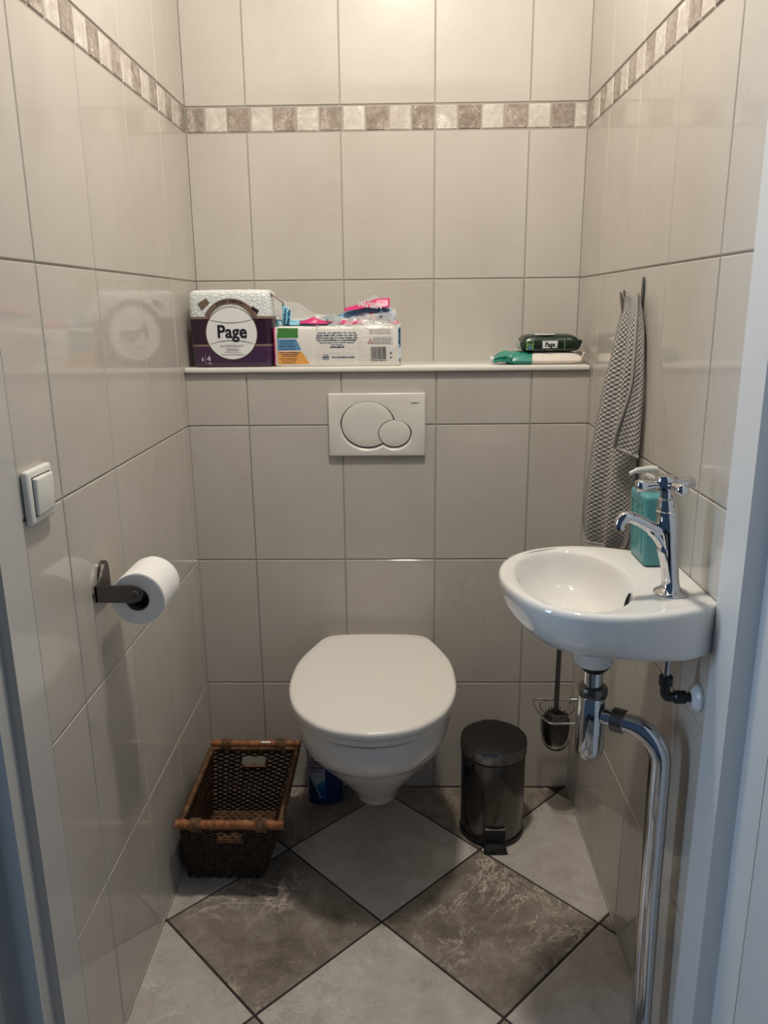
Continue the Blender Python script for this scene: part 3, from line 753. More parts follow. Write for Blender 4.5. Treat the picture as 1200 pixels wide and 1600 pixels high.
# wall plate: rounded on top
ol = [(-0.021, -0.030), (0.021, -0.030)] + [(0.021 * math.cos(a), 0.016 + 0.021 * math.sin(a)) for a in [PI * i / 14 for i in range(15)]]
def wallplate(y0, z0, s, d0, d1):
    return [[Vector((d, y0 + u * s, z0 + v * s)) for u, v in ol] for d in (d0, d1)]
loft(bm, wallplate(-0.017, 0.008, 1.0, 0.0005, 0.006)); mesh('wall_plate', bm, M_GREYM, th, 30)
bm = bmesh.new()
loft(bm, [[Vector((x, y, z)) for x, z in ((0.004, -0.0145), (0.072, -0.0155), (0.0835, -0.0115), (0.0885, 0.0), (0.0835, 0.0115), (0.072, 0.0155), (0.036, 0.0155), (0.004, 0.0145))] for y in (-0.064, -0.0675)])
loft(bm, [[Vector((x, y, z)) for y, z in ((-0.0675, -0.0145), (-0.0675, 0.0145), (-0.052, 0.0155), (-0.036, 0.030), (-0.022, 0.040), (-0.012, 0.040), (-0.012, -0.0145))] for x in (0.0052, 0.0085)])
mesh('arm', bm, M_GREYM, th, 30)
bm = bmesh.new(); tube(bm, [(0.0735, -0.066, 0), (0.0735, 0.046, 0)], 0.008, 20); mesh('spindle', bm, M_GREYM, th, 35)
bm = bmesh.new(); lathe(bm, [(0.0085, -0.067), (0.0085, -0.0695), (0.007, -0.071), (0.003, -0.0712), (0.003, -0.0700)], (0.0735, 0, 0), 22, 'Y'); mesh('screw', bm, M_GREYM, th, 35)
ro = thing('toilet_roll', 'white toilet paper roll hanging on the dark metal holder', 'toilet roll', (XL + 0.0735, -0.808, 0.832))
bm = bmesh.new()
def rr_(r, y): return [Vector((r * math.cos(2 * PI * i / 56), y, r * math.sin(2 * PI * i / 56))) for i in range(56)]
loft(bm, [rr_(0.0212, -0.0485), rr_(0.0455, -0.0485), rr_(0.0468, -0.047), rr_(0.0468, 0.047), rr_(0.0455, 0.0485), rr_(0.0212, 0.0485), rr_(0.0212, -0.0485)], False, False)
bmesh.ops.remove_doubles(bm, verts=bm.verts, dist=1e-6)
mesh('paper', bm, M_PAPER, ro, 35)
bm = bmesh.new()
loft(bm, [rr_(0.0195, -0.0488), rr_(0.0211, -0.0488), rr_(0.0211, 0.0488), rr_(0.0195, 0.0488), rr_(0.0195, -0.0488)], False, False)
bmesh.ops.remove_doubles(bm, verts=bm.verts, dist=1e-6)
mesh('core', bm, M_CARD, ro, 35)
bm = bmesh.new()
arc = [math.radians(a) for a in range(95, -31, -6)]
loft(bm, [[Vector((0.0470 * math.cos(a), y, 0.0470 * math.sin(a))), Vector((0.0475 * math.cos(a), y, 0.0475 * math.sin(a)))][::1] + [Vector((0.0475 * math.cos(a), y2, 0.0475 * math.sin(a))), Vector((0.0470 * math.cos(a), y2, 0.0470 * math.sin(a)))] for a in arc for y, y2 in ((-0.0478, 0.0478),)])
mesh('loose_sheet', bm, M_PAPER, ro, 35)

# ------------------------------------------------------------------ light switch
sw = thing('light_switch', 'white rocker light switch on the left wall by the door frame', 'light switch', (XL, -1.029, 1.063))
bm = bmesh.new(); box(bm, 0.0006, 0.0125, -0.0395, 0.0395, -0.0395, 0.0395, 0.005, 4); mesh('frame', bm, M_SWITCH, sw, 40)
bm = bmesh.new(); box(bm, 0.009, 0.0185, -0.0275, 0.0275, -0.0275, 0.0275, 0.003, 3)
for v in bm.verts:
    if v.co.x > 0.013: v.co.x += 0.05 * v.co.z
mesh('rocker', bm, M_SWITCH, sw, 40)
bm = bmesh.new(); box(bm, 0.0121, 0.01275, -0.029, 0.029, -0.029, 0.029); mesh('rocker_gap_shade', bm, M_BLACKM, sw)  # black sheet paints the shade in the slot around the rocker

# ------------------------------------------------------------------ pedal bin
pbn = thing('pedal_bin', 'brushed steel pedal bin on the floor right of the toilet', 'bin', (0.300, -0.352, 0.0))
bm = bmesh.new(); lathe(bm, [(0.078, 0.0), (0.0825, 0.002), (0.0825, 0.012), (0.081, 0.014)], n=48); mesh('foot_ring', bm, M_BLACK, pbn, 35)
bm = bmesh.new(); lathe(bm, [(0.0795, 0.0125), (0.0805, 0.014), (0.0810, 0.225), (0.080, 0.2285)], n=64); mesh('body', bm, M_STEEL, pbn, 40)
bm = bmesh.new(); lathe(bm, [(0.0785, 0.228), (0.0785, 0.2335)], n=48); mesh('lid_gap_shade', bm, M_BLACKM, pbn, 35)  # black ring stands in for the shaded slit below the lid
bm = bmesh.new(); lathe(bm, [(0.0815, 0.2325), (0.0838, 0.2335), (0.0838, 0.2615), (0.0826, 0.2640)], n=64); lidb = mesh('lid_band', bm, M_STEELBAND, pbn, 40)
bm = bmesh.new(); lathe(bm, [(0.0822, 0.2635), (0.0815, 0.2655), (0.079, 0.2662), (0.06, 0.2675), (0.03, 0.2688), (0.005, 0.2692)], n=64); mesh('lid', bm, M_STEELLID, pbn, 40)
bm = bmesh.new(); box(bm, -0.022, 0.022, 0.0825, 0.092, 0.225, 0.262, 0.002); mesh('hinge', bm, M_BLACK, pbn, 35)
bm = bmesh.new()
loft(bm, [[Vector((x, y, z)) for x, z in ((-0.030 * k, z0), (0.030 * k, z0), (0.026 * k, z1), (-0.026 * k, z1))] for y, z0, z1, k in ((-0.072, 0.005, 0.060, 0.95), (-0.083, 0.005, 0.052, 0.95), (-0.085, 0.006, 0.016, 0.95), (-0.098, 0.0055, 0.0145, 0.95), (-0.108, 0.005, 0.011, 1.0))])
box(bm, -0.0255, 0.0255, -0.109, -0.086, 0.004, 0.0135, 0.002)
mesh('pedal', bm, M_BLACK, pbn, 35)

# ------------------------------------------------------------------ cleaner bottle
cb = thing('cleaner_bottle', 'blue toilet cleaner bottle on the floor left behind the toilet', 'bottle', (-0.1445, -0.228, 0.0))
def bott(hx, hy, z, e=2.6, n=40, dx=0.0):
    out = []
    for i in range(n):
        a = 2 * PI * i / n; c, s = math.cos(a), math.sin(a)
        out.append(Vector((dx + hx * math.copysign(abs(c) ** (2 / e), c), hy * math.copysign(abs(s) ** (2 / e), s), z)))
    return out
bm = bmesh.new()
loft(bm, [bott(0.043, 0.030, 0.0), bott(0.047, 0.034, 0.004), bott(0.048, 0.035, 0.02), bott(0.048, 0.035, 0.165), bott(0.046, 0.034, 0.185), bott(0.042, 0.03, 0.205, dx=-0.004), bott(0.026, 0.022, 0.225, dx=-0.008), bott(0.017, 0.017, 0.238, dx=-0.010), bott(0.016, 0.016, 0.25, dx=-0.010)])
mesh('bottle_body', bm, M_NAVYB, cb, 50)
bm = bmesh.new(); loft(bm, [bott(0.0185, 0.0185, 0.244, 2, dx=-0.010), bott(0.0185, 0.0185, 0.268, 2, dx=-0.010), bott(0.009, 0.009, 0.285, 2, dx=-0.012), bott(0.007, 0.007, 0.30, 2, dx=-0.016)]); mesh('cap', bm, M_ROSE, cb, 40)
def lab(name, poly, m, off):
    bm = bmesh.new()
    def P(x, z, o):
        hy = 0.035 * max(0.0, 1 - min(1.0, abs(x) / 0.048) ** 2.6) ** (1 / 2.6)
        return Vector((x, -hy - o, z))
    x0, x1 = min(p[0] for p in poly), max(p[0] for p in poly)
    # slice the polygon into vertical strips so that it follows the curve
    n = 12; xs_ = [x0 + (x1 - x0) * i / n for i in range(n + 1)]
    def zr(x):
        zs = []
        for i in range(len(poly)):
            (ax, az), (bx, bz) = poly[i], poly[(i + 1) % len(poly)]
            if abs(ax - bx) < 1e-9:
                if abs(x - ax) < 1e-9: zs += [az, bz]
            elif min(ax, bx) - 1e-9 <= x <= max(ax, bx) + 1e-9: zs.append(az + (bz - az) * (x - ax) / (bx - ax))
        return min(zs), max(zs)
    loft(bm, [[P(x, zr(x)[0], 0), P(x, zr(x)[1], 0), P(x, zr(x)[1], off), P(x, zr(x)[0], off)] for x in xs_])
    return mesh(name, bm, m, cb, 40)
lab('label', [(-0.0425, 0.022), (0.004, 0.022), (0.004, 0.172), (-0.0425, 0.172)], M_LAB, 0.0004)
lab('label_print', [(-0.0425, 0.0215), (-0.0425, 0.092), (-0.020, 0.048), (-0.011, 0.0215)], M_NAVY, 0.0007)
lab('label_print', [(-0.021, 0.062), (0.0042, 0.082), (0.0042, 0.060), (-0.019, 0.050)], M_CYANB, 0.0008)
lab('label_print', [(-0.018, 0.052), (0.0042, 0.062), (0.0042, 0.0215), (-0.007, 0.0215)], M_MIDB, 0.0007)
bm = text_bm('TOILET', 0.017, FRONT(-0.018, -0.0358, 0.131), 0.0004, width=0.040); mesh('lettering', bm, M_MAROON, cb)
bm = (text_bm('REINIGER', 0.011, FRONT(-0.018, -0.0358, 0.1165), 0.0004, width=0.038)); mesh('lettering', bm, M_MAROON, cb)
bm = text_bm('ontkalkt & reinigt', 0.006, FRONT(-0.018, -0.0358, 0.106), 0.0001, width=0.036)
b2 = bmesh.new(); plate_prism(b2, [(-0.034, 0.146), (-0.030, 0.153), (-0.024, 0.153), (-0.018, 0.148), (-0.018, 0.145)], -0.0360, -0.0354); merge(bm, b2); mesh('lettering', bm, M_NAVY, cb)

# ------------------------------------------------------------------ wicker basket
bk = thing('wicker_basket', 'brown wicker basket with wooden rails on the floor left of the toilet', 'basket', (-0.330, -0.44, 0.0))
BH = 0.188
def bco(x, y, z): return Vector((x + 0.330, y + 0.44, z))
#  corners at base and rim (x0, x1, y0, y1)
RB, RT = (-0.445, -0.266, -0.545, -0.300), (-0.436, -0.209, -0.606, -0.285)
def rect(t): return tuple(a + (b - a) * t for a, b in zip(RB, RT))
def outline(t, step=0.0065):
    x0, x1, y0, y1 = rect(t); r = 0.012
    segs = []
    cs = [((x1 - r, y0 + r), -PI / 2), ((x1 - r, y1 - r), 0), ((x0 + r, y1 - r), PI / 2), ((x0 + r, y0 + r), PI)]
    pts = []
    for (cx, cy), a in cs:
        for k in range(5):
            b = a + PI / 2 * k / 4; pts.append(Vector((cx + r * math.cos(b), cy + r * math.sin(b), 0)))
    return pts
def resample(pts, n):
    m = len(pts); ds = [(pts[(i + 1) % m] - pts[i]).length for i in range(m)]; tot = sum(ds); out = []; acc = 0; i = 0; cum = 0
    for k in range(n):
        tgt = tot * k / n
        while cum + ds[i] < tgt: cum += ds[i]; i += 1
        out.append(pts[i].lerp(pts[(i + 1) % m], (tgt - cum) / ds[i]))
    return out
NS = 140; ROWN = 30
bm = bmesh.new()
for rw in range(ROWN):
    t = (rw + 0.5) / ROWN; z = 0.006 + (BH - 0.008) * t
    ring = resample(outline(t), NS); x0, x1, y0, y1 = rect(t); cx, cy = (x0 + x1) / 2, (y0 + y1) / 2
    pts = []
    for i, p in enumerate(ring):
        tg = (ring[(i + 1) % NS] - ring[i - 1]).normalized(); nn = Vector((tg.y, -tg.x, 0))
        s = 1 if ((i // 2 + rw) % 2 == 0) else -1
        q = p + nn * (0.0022 * s)
        hole = z > 0.146 and z < 0.170 and abs(p.x - (cx + 0.002)) < 0.027 and (abs(p.y - y0) < 0.004 or abs(p.y - y1) < 0.004)
        pts.append(None if hole else bco(q.x, q.y, z + random.uniform(-0.0006, 0.0006)))
    runs = []; cur = []
    for p in pts + pts[:1]:
        if p is None:
            if len(cur) > 1: runs.append(cur)
            cur = []
        else: cur.append(p)
    if len(cur) > 1: runs.append(cur)
    for r in runs: tube(bm, r, 0.0036, 5)
weave = mesh('weave', bm, M_WICK, bk, 80, kind='stuff')
bm = bmesh.new()
for k in range(0, NS, 4):
    b0, b1 = resample(outline(0), NS)[k], resample(outline(1), NS)[k]
    zt = BH
    inh = abs(b1.x + 0.3225) < 0.026 and (abs(b1.y - RT[2]) < 0.005 or abs(b1.y - RT[3]) < 0.005)
    f = 0.72 if inh else 1.0
    e = b0.lerp(b1, f)
    tube(bm, [bco(b0.x, b0.y, 0.003), bco(e.x, e.y, BH * f)], 0.0022, 5)
mesh('stakes', bm, M_WICK, bk, 80, kind='stuff')
bm = bmesh.new()      # woven bottom
x0, x1, y0, y1 = RB
for k in range(22):
    y = y0 + 0.006 + (y1 - y0 - 0.012) * k / 21
    tube(bm, [bco(x0 + 0.004 + (x1 - x0 - 0.008) * i / 16, y, 0.0085 + 0.002 * (1 if (i + k) % 2 else -1)) for i in range(17)], 0.0046, 5)
box(bm, *(bco(x0 + .004, 0, 0).x, bco(x1 - .004, 0, 0).x), *(bco(0, y0 + .004, 0).y, bco(0, y1 - .004, 0).y), 0.0015, 0.006)
mesh('bottom', bm, M_BRAID, bk, 80, kind='stuff')
def braid(p, q, r=0.0072, tw_=26, strands=3):
    bm = bmesh.new(); d = (q - p); L = d.length; d.normalize(); a = d.orthogonal().normalized(); b = d.cross(a)
    n = tw_ * 6
    for s in range(strands):
        tube(bm, [p + d * L * i / n + (a * math.cos(2 * PI * (i / 6 + s / strands)) + b * math.sin(2 * PI * (i / 6 + s / strands))) * r * 0.55 for i in range(n + 1)], r * 0.62, 5)
    return bm
x0, x1, y0, y1 = RT
for nm, p, q in (('rim_braid', (x0, y0), (x0, y1)), ('rim_braid', (x1, y0), (x1, y1)), ('rim_braid', (x0, y0), (x1, y0)), ('rim_braid', (x0, y1), (x1, y1))):
    mesh(nm, braid(bco(*p, BH + 0.001), bco(*q, BH + 0.001), tw_=30 if nm and p[0] == q[0] else 20), M_BRAID, bk, 80)
for y, xa, xb in ((y0 - 0.008, -0.4415, -0.199), (y1 + 0.006, -0.4375, -0.201)):
    bm = bmesh.new()
    n = 14; pth = [bco(xa + (xb - xa) * i / n, y + 0.001 * math.sin(i * 1.7), BH + 0.012 + 0.0008 * math.sin(i * 2.3)) for i in range(n + 1)]
    tube(bm, [pth[0] + Vector((-0.0012, 0, 0))] + pth + [pth[-1] + Vector((0.0012, 0, 0))], [0.0075] + [0.0098] * (n + 1) + [0.0075], 18); mesh('rail', bm, M_RAIL, bk, 50)
    for fx in ((0.19, 0.80) if y < -0.4 else (0.17, 0.78)):
        bm = bmesh.new(); cxx = xa + (xb - xa) * fx
        for k in range(6):
            xx = cxx - 0.011 + 0.0044 * k
            tube(bm, [bco(xx + 0.0006 * math.sin(a * 2), y + 0.0115 * math.cos(a), BH + 0.010 + 0.0145 * math.sin(a)) for a in [2 * PI * i / 20 for i in range(20)]], 0.0022, 6, closed=True)
        mesh('cane_binding', bm, M_BIND, bk, 80)
bm = bmesh.new()
for i, (dx, dz, rr) in enumerate(((0, 0, 1.0), (0.008, 0.001, 0.7), (-0.007, -0.001, 0.6))):
    c = bco(-0.293 + dx, RT[3] + 0.006, BH + 0.012); loft(bm, [[c + Vector((rr * 0.009 * math.cos(a), -0.0101 * math.cos(b) , 0.0101 * math.sin(b))) for a in [2 * PI * k / 12 for k in range(12)] for b in [0.95 + 0.30 * math.sin(a)]][:12], [c + Vector((rr * 0.0085 * math.cos(a), -0.0106 * math.cos(0.95 + 0.28 * math.sin(a)), 0.0106 * math.sin(0.95 + 0.28 * math.sin(a)))) for a in [2 * PI * k / 12 for k in range(12)]]])
mesh('paint_spot', bm, M_WHITE, bk)
# woven lip under each handle hole
for y in (rect(0.74)[2] - 0.004, rect(0.74)[3] - 0.004):
    mesh('handle_lip', braid(bco(-0.356, y, 0.141), bco(-0.296, y, 0.141), 0.0042, 9), M_BIND, bk, 80)

# ------------------------------------------------------------------ purple toilet paper pack on the ledge
pp = thing('toilet_paper_pack', 'purple and white four-roll toilet paper pack at the left end of the ledge', 'toilet paper', (-0.3475, -0.112, SHELF))
PWD, PH, PD = 0.1025, 0.185, 0.053
def pack_ring(z, hx, hy, n=64, lobes=0.0):
    out = []
    for i in range(n):
        a = 2 * PI * i / n; c, s = math.cos(a), math.sin(a); e = 7.0
        x = hx * math.copysign(abs(c) ** (2 / e), c); y = hy * math.copysign(abs(s) ** (2 / e), s)
        y *= 1 - lobes * (1 - abs(math.sin(PI * (x / hx)))) * 0.5
        out.append(Vector((x, y, z)))
    return out
bm = bmesh.new()
zs = [(0.0, 0.090, 0.044), (0.002, 0.0955, 0.049), (0.008, 0.0985, 0.0520), (0.02, 0.1, 0.053), (0.051, 0.1015, 0.053), (0.0512, 0.1015, 0.053), (0.0555, 0.102, 0.053), (0.0557, 0.102, 0.053), (0.117, 0.103, 0.053), (0.1172, 0.103, 0.053), (0.1225, 0.103, 0.053), (0.1227, 0.103, 0.053), (0.16, 0.1025, 0.053), (0.174, 0.1015, 0.052), (0.180, 0.099, 0.050), (0.1845, 0.093, 0.045), (0.186, 0.06, 0.03)]
vr = loft(bm, [pack_ring(z, hx, hy, 64, 0.012) for z, hx, hy in zs])
for f in bm.faces:
    zc = f.calc_center_median().z
    f.material_index = 0 if zc > 0.1226 else 2 if zc > 0.1171 else 3 if zc > 0.0556 else 2 if zc > 0.0511 else 1
mesh('wrapper', bm, [M_EMB, M_PURP, M_GOLD, M_PURP2], pp, 50)
YP = -0.0532
def pr_poly(poly, m, k=0, name='print', parent=pp, y=YP):
    bm = bmesh.new(); plate_prism(bm, poly, y - 0.0004 - 0.00025 * k, y + 0.001); return mesh(name, bm, m, parent)
def arcband(cx, cz, rx, rz, w, a0, a1, n=28):
    o_ = ell(cx, cz, rx, rz, n, a0, a1); i_ = ell(cx, cz, rx - w, rz - w, n, a0, a1); return o_ + i_[::-1]
CX, CZ = 0.0020, 0.082
pr_poly(arcband(CX, CZ + 0.004, 0.074, 0.079, 0.013, math.radians(28), math.radians(150)), M_BROWN, 0, 'ribbon_print')
pr_poly([(-0.077, 0.153), (-0.056, 0.166), (-0.047, 0.155), (-0.068, 0.137)], M_BROWN, 0, 'ribbon_print')
pr_poly([(0.056, 0.146), (0.072, 0.136), (0.068, 0.128), (0.053, 0.140)], M_PURP2, 1, 'ribbon_print')
pr_poly(ell(CX, CZ, 0.0640, 0.0640, 56), M_BROWN, 1, 'label_rim')
pr_poly(ell(CX, CZ, 0.0620, 0.0620, 56), M_WHITE, 2, 'label_disc')
def line_arc(x0, x1, z, sag, w, n=16):
    up_, lo = [], []
    for i in range(n + 1):
        t = i / n; x = x0 + (x1 - x0) * t; zz = z + sag * (1 - (2 * t - 1) ** 2); ww = w * (0.35 + 0.65 * (1 - (2 * t - 1) ** 2) ** .5)
        up_.append((x, zz + ww)); lo.append((x, zz - ww))
    return up_ + lo[::-1]
pr_poly(line_arc(CX - 0.056, CX + 0.056, 0.116, -0.009, 0.0008), M_INK, 3, 'label_line')
pr_poly(line_arc(CX - 0.056, CX + 0.056, 0.056, 0.009, 0.0008), M_INK, 3, 'label_line')
YT = YP - 0.0013
bm = text_bm('Page', 0.043, FRONT(CX + 0.001, YT, 0.085), 0.0011, width=0.072, res=4)
b2 = bmesh.new(); box(b2, CX + 0.023, CX + 0.037, YT - 0.0002, YT + 0.0002, 0.0705, 0.0716); merge(bm, b2); mesh('lettering', bm, M_INK, pp)
bm = text_bm('KUSSENZACHT', 0.0085, FRONT(CX, YT, 0.0515), 0.0, width=0.056); merge(bm, text_bm('DESIGN', 0.0085, FRONT(CX, YT, 0.0425), 0.0, width=0.029)); merge(bm, text_bm('Voor een heerlijk gevoel', 0.0052, FRONT(CX, YT, 0.0315), 0.0, width=0.056))
b2 = bmesh.new(); box(b2, CX - 0.02, CX + 0.02, YT - 0.0002, YT + 0.0002, 0.0366, 0.0370); merge(bm, b2); mesh('lettering', bm, M_GREY, pp)
bm = bmesh.new()
for i, ch in enumerate('SUPER COMFORT'):
    a = math.radians(118 - i * 4.7); merge(bm, text_bm(ch, 0.0085, FRONT(CX + 0.0675 * math.cos(a), YP - 0.0007, CZ + 0.0045 + 0.0720 * math.sin(a), a - PI / 2), 0.0002))
mesh('lettering', bm, M_INK, pp)
bm = text_bm('4', 0.018, FRONT(-0.058, YP - 0.0002, 0.021), 0.0006); merge(bm, text_bm('rollen', 0.005, FRONT(-0.056, YP - 0.0002, 0.0105), 0.0001))
b2 = bmesh.new(); box(b2, -0.0668, -0.0662, YP - 0.0004, YP, 0.010, 0.031); merge(bm, b2)
b2 = bmesh.new(); plate_prism(b2, [(-0.074, 0.0145), (-0.073, 0.0145), (-0.073, 0.017), (-0.070, 0.017), (-0.0735, 0.026), (-0.077, 0.017), (-0.074, 0.017)], YP - 0.0004, YP); merge(bm, b2)
mesh('lettering', bm, M_LILAC, pp)

# ------------------------------------------------------------------ opened white multipack
op = thing('opened_toilet_paper_pack', 'opened white toilet paper multipack with crumpled clear film on the ledge', 'toilet paper', (-0.0875, -0.113, SHELF))
hw, hd, hh = 0.1560, 0.052, 0.098
bm = bmesh.new()
def lobe_ring(z, inset, n_per=30):
    f = []
    cs = [-0.104, 0.0, 0.104]; r = 0.052 - inset
    for c in cs:
        for i in range(n_per):
            u = -1 + 2 * i / (n_per - 1)
            f.append(Vector((c + u * (0.0515 - (inset if abs(c) > .01 else 0)), -(hd - inset) * (1 - 0.05 * abs(u) ** 6 - (0.30 * max(0, abs(u + (0 if c == 0 else math.copysign(0, c))) - .75) if (c < 0 and u < 0) or (c > 0 and u > 0) else 0)), z)))
    bkk = [Vector((p.x, -p.y, z)) for p in reversed(f)]
    return f + bkk
loft(bm, [lobe_ring(z, i) for z, i in ((0.0, 0.005), (0.002, 0.002), (0.007, 0.0), (0.088, 0.0), (0.0945, 0.0015), (0.098, 0.006))])
mesh('wrapper', bm, M_WRAP, op, 40)
YO = -hd
def opr(poly, m, k=0, name='print'): return pr_poly(poly, m, k, name, op, YO)
opr([(-0.147, 0.070), (-0.095, 0.070), (-0.095, 0.093), (-0.144, 0.094)], M_GREEN)
opr([(-0.146, 0.0405), (-0.088, 0.0405), (-0.100, 0.067), (-0.146, 0.067)], M_BLUE)
opr([(-0.146, 0.007), (-0.068, 0.007), (-0.088, 0.037), (-0.146, 0.037)], M_ORANGE)
for (x0, x1, za, zb, m, sd) in ((-0.142, -0.104, 0.056, 0.062, M_PETROL, 2), (-0.142, -0.100, 0.043, 0.050, M_NAVY, 2), (-0.142, -0.092, 0.026, 0.035, M_NAVY, 3), (-0.142, -0.098, 0.010, 0.020, M_BROWN, 3)):
    bm = bmesh.new(); txt = ['Minder verpakking en', 'meer rollen op een pallet', 'dat scheelt ritten']
    for k in range(sd): merge(bm, text_bm(txt[k], 0.0042, FRONT((x0 + x1) / 2, YO - 0.0006, zb - (zb - za) * k / max(1, sd - 1)), 0.00012, width=(x1 - x0) * (1 - 0.15 * k), res=1))
    mesh('lettering', bm, m, op)
bm = bmesh.new()
for body, s, z, w, wt in (('sterk en zacht en toch', 0.0050, 0.0815, 0.096, 0.00012), ('weer liefst 225 rollen op een rol', 0.0056, 0.0755, 0.100, 0.00022), ('Dat is meer dan 27 meter papier plus', 0.0056, 0.0695, 0.102, 0.0002), ('de verpakking is recyclebaar', 0.0056, 0.064, 0.096, 0.0002), ('samen goed voor minder plastic', 0.0046, 0.058, 0.084, 0.0001), ('Meer informatie', 0.0042, 0.0525, 0.028, 0.0001), ('www.edet.nl', 0.0066, 0.0475, 0.036, 0.00035), ('Voor een zachtere wereld', 0.0058, 0.0225, 0.056, 0.00028)):
    merge(bm, text_bm(body, s, FRONT(0.0 if 'Voor' not in body else 0.014, YO - 0.0004, z), wt, width=w, res=1))
b2 = bmesh.new(); plate_prism(b2, arcband(-0.028, 0.0225, 0.0085, 0.0065, 0.0012, 0.3, 2 * PI - 0.1, 30), YO - 0.0006, YO); merge(bm, b2)
merge(bm, text_bm('edet', 0.006, FRONT(-0.028, YO - 0.0004, 0.0228), 0.0003, width=0.012))
mesh('lettering', bm, M_NAVY, op)
# barcode, warning box, marks on the right-hand roll
bm = bmesh.new(); x = 0.083; rb = random.Random(11)
while x < 0.121:
    w = rb.choice((0.0006, 0.0010, 0.0015)); box(bm, x, x + w, YO - 0.0004, YO + 0.001, 0.017, 0.047); x += w + rb.choice((0.0006, 0.0009, 0.0012))
merge(bm, text_bm('7 322540 986174', 0.005, FRONT(0.101, YO - 0.0003, 0.0138), 0.0001, width=0.042)); mesh('barcode', bm, M_INK, op)
bm = bmesh.new()
for a, b, c, d in ((0.077, 0.136, 0.0700, 0.0704), (0.077, 0.136, 0.0535, 0.0539), (0.136, 0.1364, 0.0535, 0.0704)): box(bm, a, b, YO - 0.0004, YO + 0.001, c, d)
for k in range(4): merge(bm, text_bm('Waarschuwing: houd plastic buiten bereik', 0.0034, FRONT(0.111, YO - 0.0003, 0.0672 - 0.0036 * k), 0.00006, width=0.045 - 0.004 * (k == 3), res=1))
for k in range(3): merge(bm, text_bm('papier uit verantwoorde bronnen', 0.0036, FRONT(0.106, YO - 0.0003, 0.088 - 0.0045 * k), 0.00006, width=0.052, res=1))
for z in (0.0215, 0.0325): merge(bm, text_bm('o' if z < .03 else 'x', 0.009, FRONT(0.1325, YO - 0.0003, z), 0.0006))
mesh('lettering', bm, M_GREY, op)
bm = bmesh.new(); plate_prism(bm, [(0.075, 0.056), (0.089, 0.056), (0.082, 0.067)], YO - 0.0004, YO); mesh('warning_mark', bm, M_RED, op)
bm = bmesh.new(); plate_prism(bm, [(0.078, 0.0575), (0.086, 0.0575), (0.082, 0.064)], YO - 0.0007, YO); mesh('warning_mark', bm, M_WHITE, op)
bm = bmesh.new(); box(bm, -0.1562, -0.1495, -0.047, 0.04, 0.004, 0.094, 0.002); mesh('side_print', bm, M_PINK, op, 35)
bm = bmesh.new(); box(bm, 0.1485, 0.1568, -0.0475, 0.04, 0.008, 0.094, 0.003); mesh('side_print', bm, M_BLUE, op, 35)
bm = text_bm('edet', 0.014, FRONT(0.1522, -0.0481, 0.032, PI / 2), 0.0006, width=0.026); mesh('lettering', bm, M_WHITE, op)
bm = text_bm('zacht en sterk', 0.008, FRONT(0.1522, -0.0481, 0.072, PI / 2), 0.0003, width=0.038); mesh('lettering', bm, M_NAVY, op)
# crumpled film
def crumple(name, pts_fn, nu, nv, amp, m, seed, parent, sc=26.0):
    from mathutils import noise
    bm = bmesh.new(); g = []
    for j in range(nv + 1):
        row = []
        for i in range(nu + 1):
            p = Vector(pts_fn(i / nu, j / nv)); q = p * sc + Vector((seed * 7.3, seed * 1.7, 0))
            d = Vector((noise.noise(q), noise.noise(q + Vector((9, 0, 0))), noise.noise(q + Vector((0, 9, 0)))))
            d2 = Vector((noise.noise(q * 2.7), noise.noise(q * 2.7 + Vector((5, 0, 0))), noise.noise(q * 2.7 + Vector((0, 5, 0)))))
            row.append(bm.verts.new(p + d * amp + d2 * amp * 0.45))
        g.append(row)
    for j in range(nv):
        for i in range(nu): bm.faces.new((g[j][i], g[j][i + 1], g[j + 1][i + 1], g[j + 1][i]))
    me_o = mesh(name, bm, m, parent, 24)
    so_ = me_o.modifiers.new('s', 'SOLIDIFY'); so_.thickness = 0.0004
    return me_o
def strip(x0, x1, y, za, zb, zc=None):
    """band between two height profiles given as lists over x"""
    def prof(P, u):
        k = u * (len(P) - 1); i = min(int(k), len(P) - 2); return P[i] + (P[i + 1] - P[i]) * (k - i)
    return lambda u, v: (x0 + (x1 - x0) * u, y + (zc or 0) * v, prof(za, u) + (prof(zb, u) - prof(za, u)) * v)
crumple('film', strip(-0.150, 0.155, -0.040, [0.094, 0.095, 0.095, 0.094, 0.094, 0.094], [0.120, 0.112, 0.118, 0.128, 0.150, 0.105], 0.03), 34, 9, 0.007, M_FILM, 1, op)
crumple('film', strip(-0.160, 0.150, -0.005, [0.09, 0.10, 0.095, 0.094, 0.10, 0.094], [0.172, 0.150, 0.118, 0.135, 0.172, 0.13], 0.012), 34, 10, 0.007, M_FILM, 2, op)
